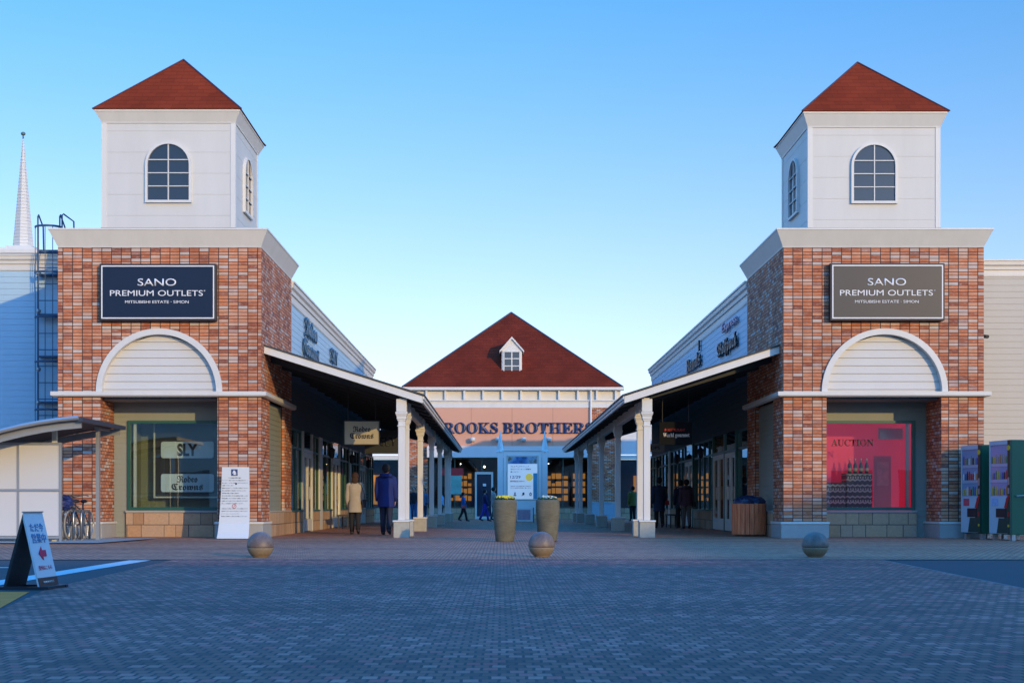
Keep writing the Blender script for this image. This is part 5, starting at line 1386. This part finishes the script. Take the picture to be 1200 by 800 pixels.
# benches deep in the arcades
def bench(x, y, lb):
    T = thing('bench', lb, 'bench', (x, y, .006), group='dark benches along the shopfronts')
    mb = MB(); mb.box(-.2, .2, -.7, .7, .42, .47); mb.build('seat', roof_dark, T)
    for a in (-.17, .14):
        for b2 in (-.64, .6): mb = MB(); mb.box(a, a+.035, b2, b2+.035, 0, .42); mb.build('leg', roof_dark, T)
bench(5.95, 49.2, 'dark bench by the right shopfronts behind the walking couple')
bench(-5.1, 46.6, 'dark bench by the left shopfronts beyond the person in the beige coat')

# ------------------------------------------------------------------ people
skin = plain('skin', (.45, .27, .19), .6, .05)
def person(lb, px, Y, H, rz, top, leg, hair, coat=None, stride=.0, hem=.45, pad=1.0, long_hair=False, bag=None, group='people walking under the arcades', hood=False, arm=.0):
    T = thing('person', lb, 'person', (at(px, Y), Y, .008), R(rz), group=group)
    s = stride
    J = {'pel': (0, 0, .53), 'sp': (0, .005, .62), 'ch': (0, .0, .73), 'nk': (0, 0, .835), 'hd': (0, .005, .89)}
    for k, d in ((-1, 1), (1, -1)):
        J['sh%d' % k] = (k*.098, 0, .805); J['el%d' % k] = (k*.125, -d*s*.25+.0, .635); J['wr%d' % k] = (k*.122, -d*s*.35+.035+arm, .485+arm*.5)
        J['hp%d' % k] = (k*.048, 0, .50)
        J['kn%d' % k] = (k*.05, d*s*.55+.012, .275); J['an%d' % k] = (k*.05, d*s*.95-(.04 if d < 0 and s else 0), .045+(.035 if d < 0 and s else 0)); J['to%d' % k] = (k*.055, J['an%d' % k][1]+.085, .018+(.01 if d < 0 and s else 0))
    E_ = [('pel', 'sp'), ('sp', 'ch'), ('ch', 'nk'), ('nk', 'hd')]
    for k in (-1, 1):
        E_ += [('ch', 'sh%d' % k), ('sh%d' % k, 'el%d' % k), ('el%d' % k, 'wr%d' % k), ('pel', 'hp%d' % k), ('hp%d' % k, 'kn%d' % k), ('kn%d' % k, 'an%d' % k), ('an%d' % k, 'to%d' % k)]
    rad = {'pel': .072, 'sp': .066, 'ch': .075, 'nk': .032, 'hd': .034, 'sh': .034, 'el': .023, 'wr': .016, 'hp': .05, 'kn': .032, 'an': .021, 'to': .018}
    names = list(J); me = bpy.data.meshes.new('body')
    me.from_pydata([Vector(J[n])*H for n in names], [(names.index(a), names.index(b2)) for a, b2 in E_], [])
    bo = bpy.data.objects.new('body', me); COL.objects.link(bo)
    sk = bo.modifiers.new('skin', 'SKIN'); sk.use_smooth_shade = True
    for i, n in enumerate(names):
        r_ = rad[n.rstrip('-1').rstrip('-')] * H
        me.skin_vertices[0].data[i].radius = (r_, r_*(.8 if n in ('pel', 'sp', 'ch') else 1)); me.skin_vertices[0].data[i].use_root = (n == 'pel')
    bo.modifiers.new('sub', 'SUBSURF').levels = 1
    dg = bpy.context.evaluated_depsgraph_get()
    m2 = bpy.data.meshes.new_from_object(bo.evaluated_get(dg)); bpy.data.objects.remove(bo)
    mb = MB(); mb.bm.from_mesh(m2); bpy.data.meshes.remove(m2)
    hc = (0, .008*H, .935*H)
    mb.ball(hc, .062*H, sx=.80, sy=.95, sz=1.08, u=16, v=12)
    mb.ball((0, .065*H, .928*H), .009*H, sy=1.2, u=8, v=6)      # nose
    mb.ball((0, .058*H, .908*H), .010*H, sx=1.6, sy=.5, sz=.4, u=8, v=6)
    for k in (-1, 1):
        mb.ball((k*.050*H, .005*H, .932*H), .011*H, sx=.5, u=8, v=6)
        mb.ball((k*.018*H, .058*H, .940*H), .007*H, u=8, v=6)
        w = Vector(J['wr%d' % k])*H
        mb.ball(w+Vector((0, .006*H, -.022*H)), .018*H, sx=.55, sy=.95, sz=1.25, u=8, v=6)
        for q in range(4):
            a = w+Vector((0, (-.010+.0075*q)*H, -.036*H)); L = (.030, .036, .034, .026)[q]*H
            mb.tube([a, a+Vector((-k*.003*H, .003*H, -L*.6)), a+Vector((-k*.010*H, .006*H, -L))], [.0048*H, .0044*H, .0032*H], 5)
        mb.tube([w+Vector((0, .014*H, -.014*H)), w+Vector((-k*.004*H, .026*H, -.026*H)), w+Vector((-k*.008*H, .028*H, -.040*H))], [.006*H, .0055*H, .004*H], 5)
    mb.build('body', skin, T, smooth=True)
    # trousers and shoes
    mb = MB()
    for k in (-1, 1):
        p0, p1, p2 = (Vector(J[n % k])*H for n in ('hp%d', 'kn%d', 'an%d'))
        mb.tube([p0+Vector((0, 0, .05*H)), p0, (p0+p1)/2, p1, (p1+p2)/2, p2+Vector((0, 0, .0*H))], [x*H for x in (.056, .062, .052, .044, .040, .035)], 12)
    mb.lathe([(.07*H, .49*H), (.085*H, .53*H), (.08*H, .60*H)], (0, 0, 0), 16, sy=.75); mb.build('trousers', leg, T, smooth=True)
    mb = MB()
    for k in (-1, 1):
        a, b2 = Vector(J['an%d' % k])*H, Vector(J['to%d' % k])*H
        mb.tube([a+Vector((0, -.03*H, -.028*H)), a+Vector((0, -.01*H, -.012*H)), (a+b2)/2+Vector((0, 0, -.004*H)), b2+Vector((0, .01*H, -.004*H)), b2+Vector((0, .022*H, -.006*H))], [x*H for x in (.017, .030, .027, .020, .009)], 10)
    mb.build('shoes', sign_edge, T, smooth=True)
    # coat or jacket
    mb = MB(); n = 24; rings = []
    prof = [(hem, .095*pad+.03*(.6-hem), .078*pad+.06*max(0, .5-hem)), ((hem+.58)/2, .096*pad, .078*pad), (.58, .088*pad, .068*pad), (.66, .092*pad, .068*pad), (.74, .108*pad, .074*pad), (.79, .112*pad, .066*pad), (.815, .085, .055), (.835, .048, .042), (.852, .044, .042)]
    for z, rx, ry in prof:
        rings.append([mb.bm.verts.new(((rx*(1+.025*math.sin(5*t+z*20)))*math.cos(t)*H, (ry*(1+.03*math.sin(4*t+z*13)))*math.sin(t)*H, z*H)) for t in [2*PI*q/n for q in range(n)]])
    for r0, r1 in zip(rings, rings[1:]):
        for q in range(n): mb.bm.faces.new((r0[q], r0[(q+1) % n], r1[(q+1) % n], r1[q]))
    for k in (-1, 1):
        a, b2, c2 = (Vector(J[x % k])*H for x in ('sh%d', 'el%d', 'wr%d'))
        mb.tube([a+Vector((-k*.03*H, 0, .004*H)), a+Vector((k*.006*H, 0, -.01*H)), (a+b2)/2, b2, (b2+c2)/2, c2], [x*H*pad for x in (.036, .041, .037, .034, .031, .027)], 12)
    co = mb.build('coat', top, T, smooth=True)
    # hair
    if hair is not None:
        mb = MB(); mb.ball((0, -.006*H, .945*H), .066*H, sx=.90, sy=.98, sz=1.02, u=16, v=12)
        if long_hair: mb.ball((0, -.030*H, .885*H), .058*H, sx=1.0, sy=.7, sz=1.25, u=14, v=10)
        hd = mb.build('hair', hair, T, smooth=True)
    if hood:
        mb = MB(); mb.ring((0, -.015*H, .845*H), .062*H, .030*H, 'Z', 20, 8); mb.build('collar', top, T, smooth=True)
    if bag:
        side, bm_, sz = bag
        mb = MB(); x = side*.155*H; mb.obox((x, .0, .50*H), .07*H, .16*H*sz, .13*H*sz); bg_ = mb.build('bag', bm_, T, bevel=.01)
        mb = MB(); mb.tube([(x*.6, .05*H, .82*H), (x*.95, .07*H, .66*H), (x, .06*H, .56*H)], .006*H, 5); mb.tube([(x*.6, -.04*H, .82*H), (x*.95, -.075*H, .66*H), (x, -.06*H, .56*H)], .006*H, 5); mb.build('strap', sign_edge, bg_)
    return T
K = lambda n, c: MATS.get(n) or plain(n, c, .85, .18, 14)
brownh, blackh = K('brown_hair', (.045, .02, .012)), K('black_hair', (.012, .011, .012))
person('person in a knee-length beige coat walking away with a dark shoulder bag', 416, 38.3, 1.66, 6, K('beige_wool', (.40, .34, .26)), K('black_wool', (.015, .015, .018)), brownh, stride=.05, hem=.36, pad=1.12, long_hair=True, bag=(1, K('dark_bag', (.03, .025, .025)), 1.0))
person('person in a long blue coat walking away, half behind the front left column', 452.5, 37.6, 1.86, -4, K('blue_coat', (.008, .022, .14)), K('dark_jeans', (.015, .022, .05)), blackh, stride=.05, hem=.40, pad=1.22, hood=True)
person('person in black top and blue jeans standing beside the far left columns', 485, 72, 1.66, 180, K('black_top', (.012, .012, .018)), K('blue_jeans', (.03, .09, .22)), blackh, stride=.04, hem=.50)
person('person in grey blue jacket behind a left arcade column', 497, 73, 1.62, 160, K('grey_blue', (.08, .12, .20)), K('dark_jeans', (.015, .022, .05)), blackh, hem=.45)
person('person in light blue top partly hidden by far left columns', 518, 74, 1.45, 90, K('light_blue', (.10, .35, .60)), K('black_wool', (.015, .015, .018)), blackh, hem=.5)
person('child in bright blue jacket walking right, carrying a red and white bag', 543, 67.0, 1.36, -82, K('bright_blue', (.03, .16, .50)), K('black_wool', (.015, .015, .018)), blackh, stride=.13, hem=.46, bag=(1, K('red_white_bag', (.45, .10, .12)), .8))
person('person in navy clothes walking right in front of the far white door', 568, 67.6, 1.5, -78, K('navy', (.012, .02, .10)), K('violet_blue', (.03, .03, .32)), blackh, stride=.13, hem=.48)
person('person in a pale jacket beside the left planter near the far door', 578.5, 69, 1.62, -70, K('pale_jacket', (.30, .30, .28)), K('grey_trousers', (.10, .09, .09)), blackh, stride=.06, hem=.46)
person('person in a dark knee-length coat walking away behind the front right column', 772.5, 48.5, 1.72, 4, K('dark_coat', (.02, .03, .06)), K('black_wool', (.015, .015, .018)), blackh, stride=.05, hem=.33, pad=1.15, bag=(1, K('red_bag', (.40, .02, .03)), .7))
person('person in a purple-brown quilted jacket and grey trousers, right of the walking couple', 804.5, 47.0, 1.62, 3, K('purple_quilt', (.07, .035, .05)), K('taupe', (.13, .11, .10)), blackh, stride=.04, hem=.47, pad=1.28, hood=True, bag=(1, K('dark_bag', (.03, .025, .025)), .8))
person('person in dark clothes, left of the couple under the right arcade', 797.5, 48.2, 1.62, 6, K('dark_top', (.015, .02, .04)), K('black_wool', (.015, .015, .018)), blackh, stride=.04, hem=.42, pad=1.1)
person('person in a dull green jacket far back beside the front right column', 741.5, 68, 1.66, 20, K('green_jacket', (.14, .20, .05)), K('black_wool', (.015, .015, .018)), blackh, hem=.44, pad=1.1)

# ------------------------------------------------------------------ outlet buildings behind the viewer: they shade the square and show in the shop windows
def rear(x0, x1, h, lb):
    T = thing('shop_building', lb, 'building', (0, 0, 0))
    mb = MB(); mb.siding((x0, -15), (x1, -15), 0, h-.5, (0, 1), pitch=.33); mb.siding((x0, -15), (x0, -34), 0, h-.5, (-1, 0), pitch=.33); mb.siding((x1, -15), (x1, -34), 0, h-.5, (1, 0), pitch=.33); mb.build('siding_wall', siding_b, T)
    mb = MB(); mb.box(x0-.2, x1+.2, -34, -14.8, h-.5, h); mb.build('roof_edge', trim, T)
    mb = MB()
    x = x0+2
    while x < x1-3: mb.box(x, x+2.4, -15.02, -14.96, .5, 2.8); x += 4
    mb.build('windows', pane, T)
rear(-46, 36, 7.9, 'long low outlet building behind the viewer, mirrored dark in the left window')
rear(36.2, 42.2, 11.75, 'narrow taller block right of the long building behind the viewer')
rear(42.4, 90, 13.5, 'tallest block behind the viewer, farthest right')
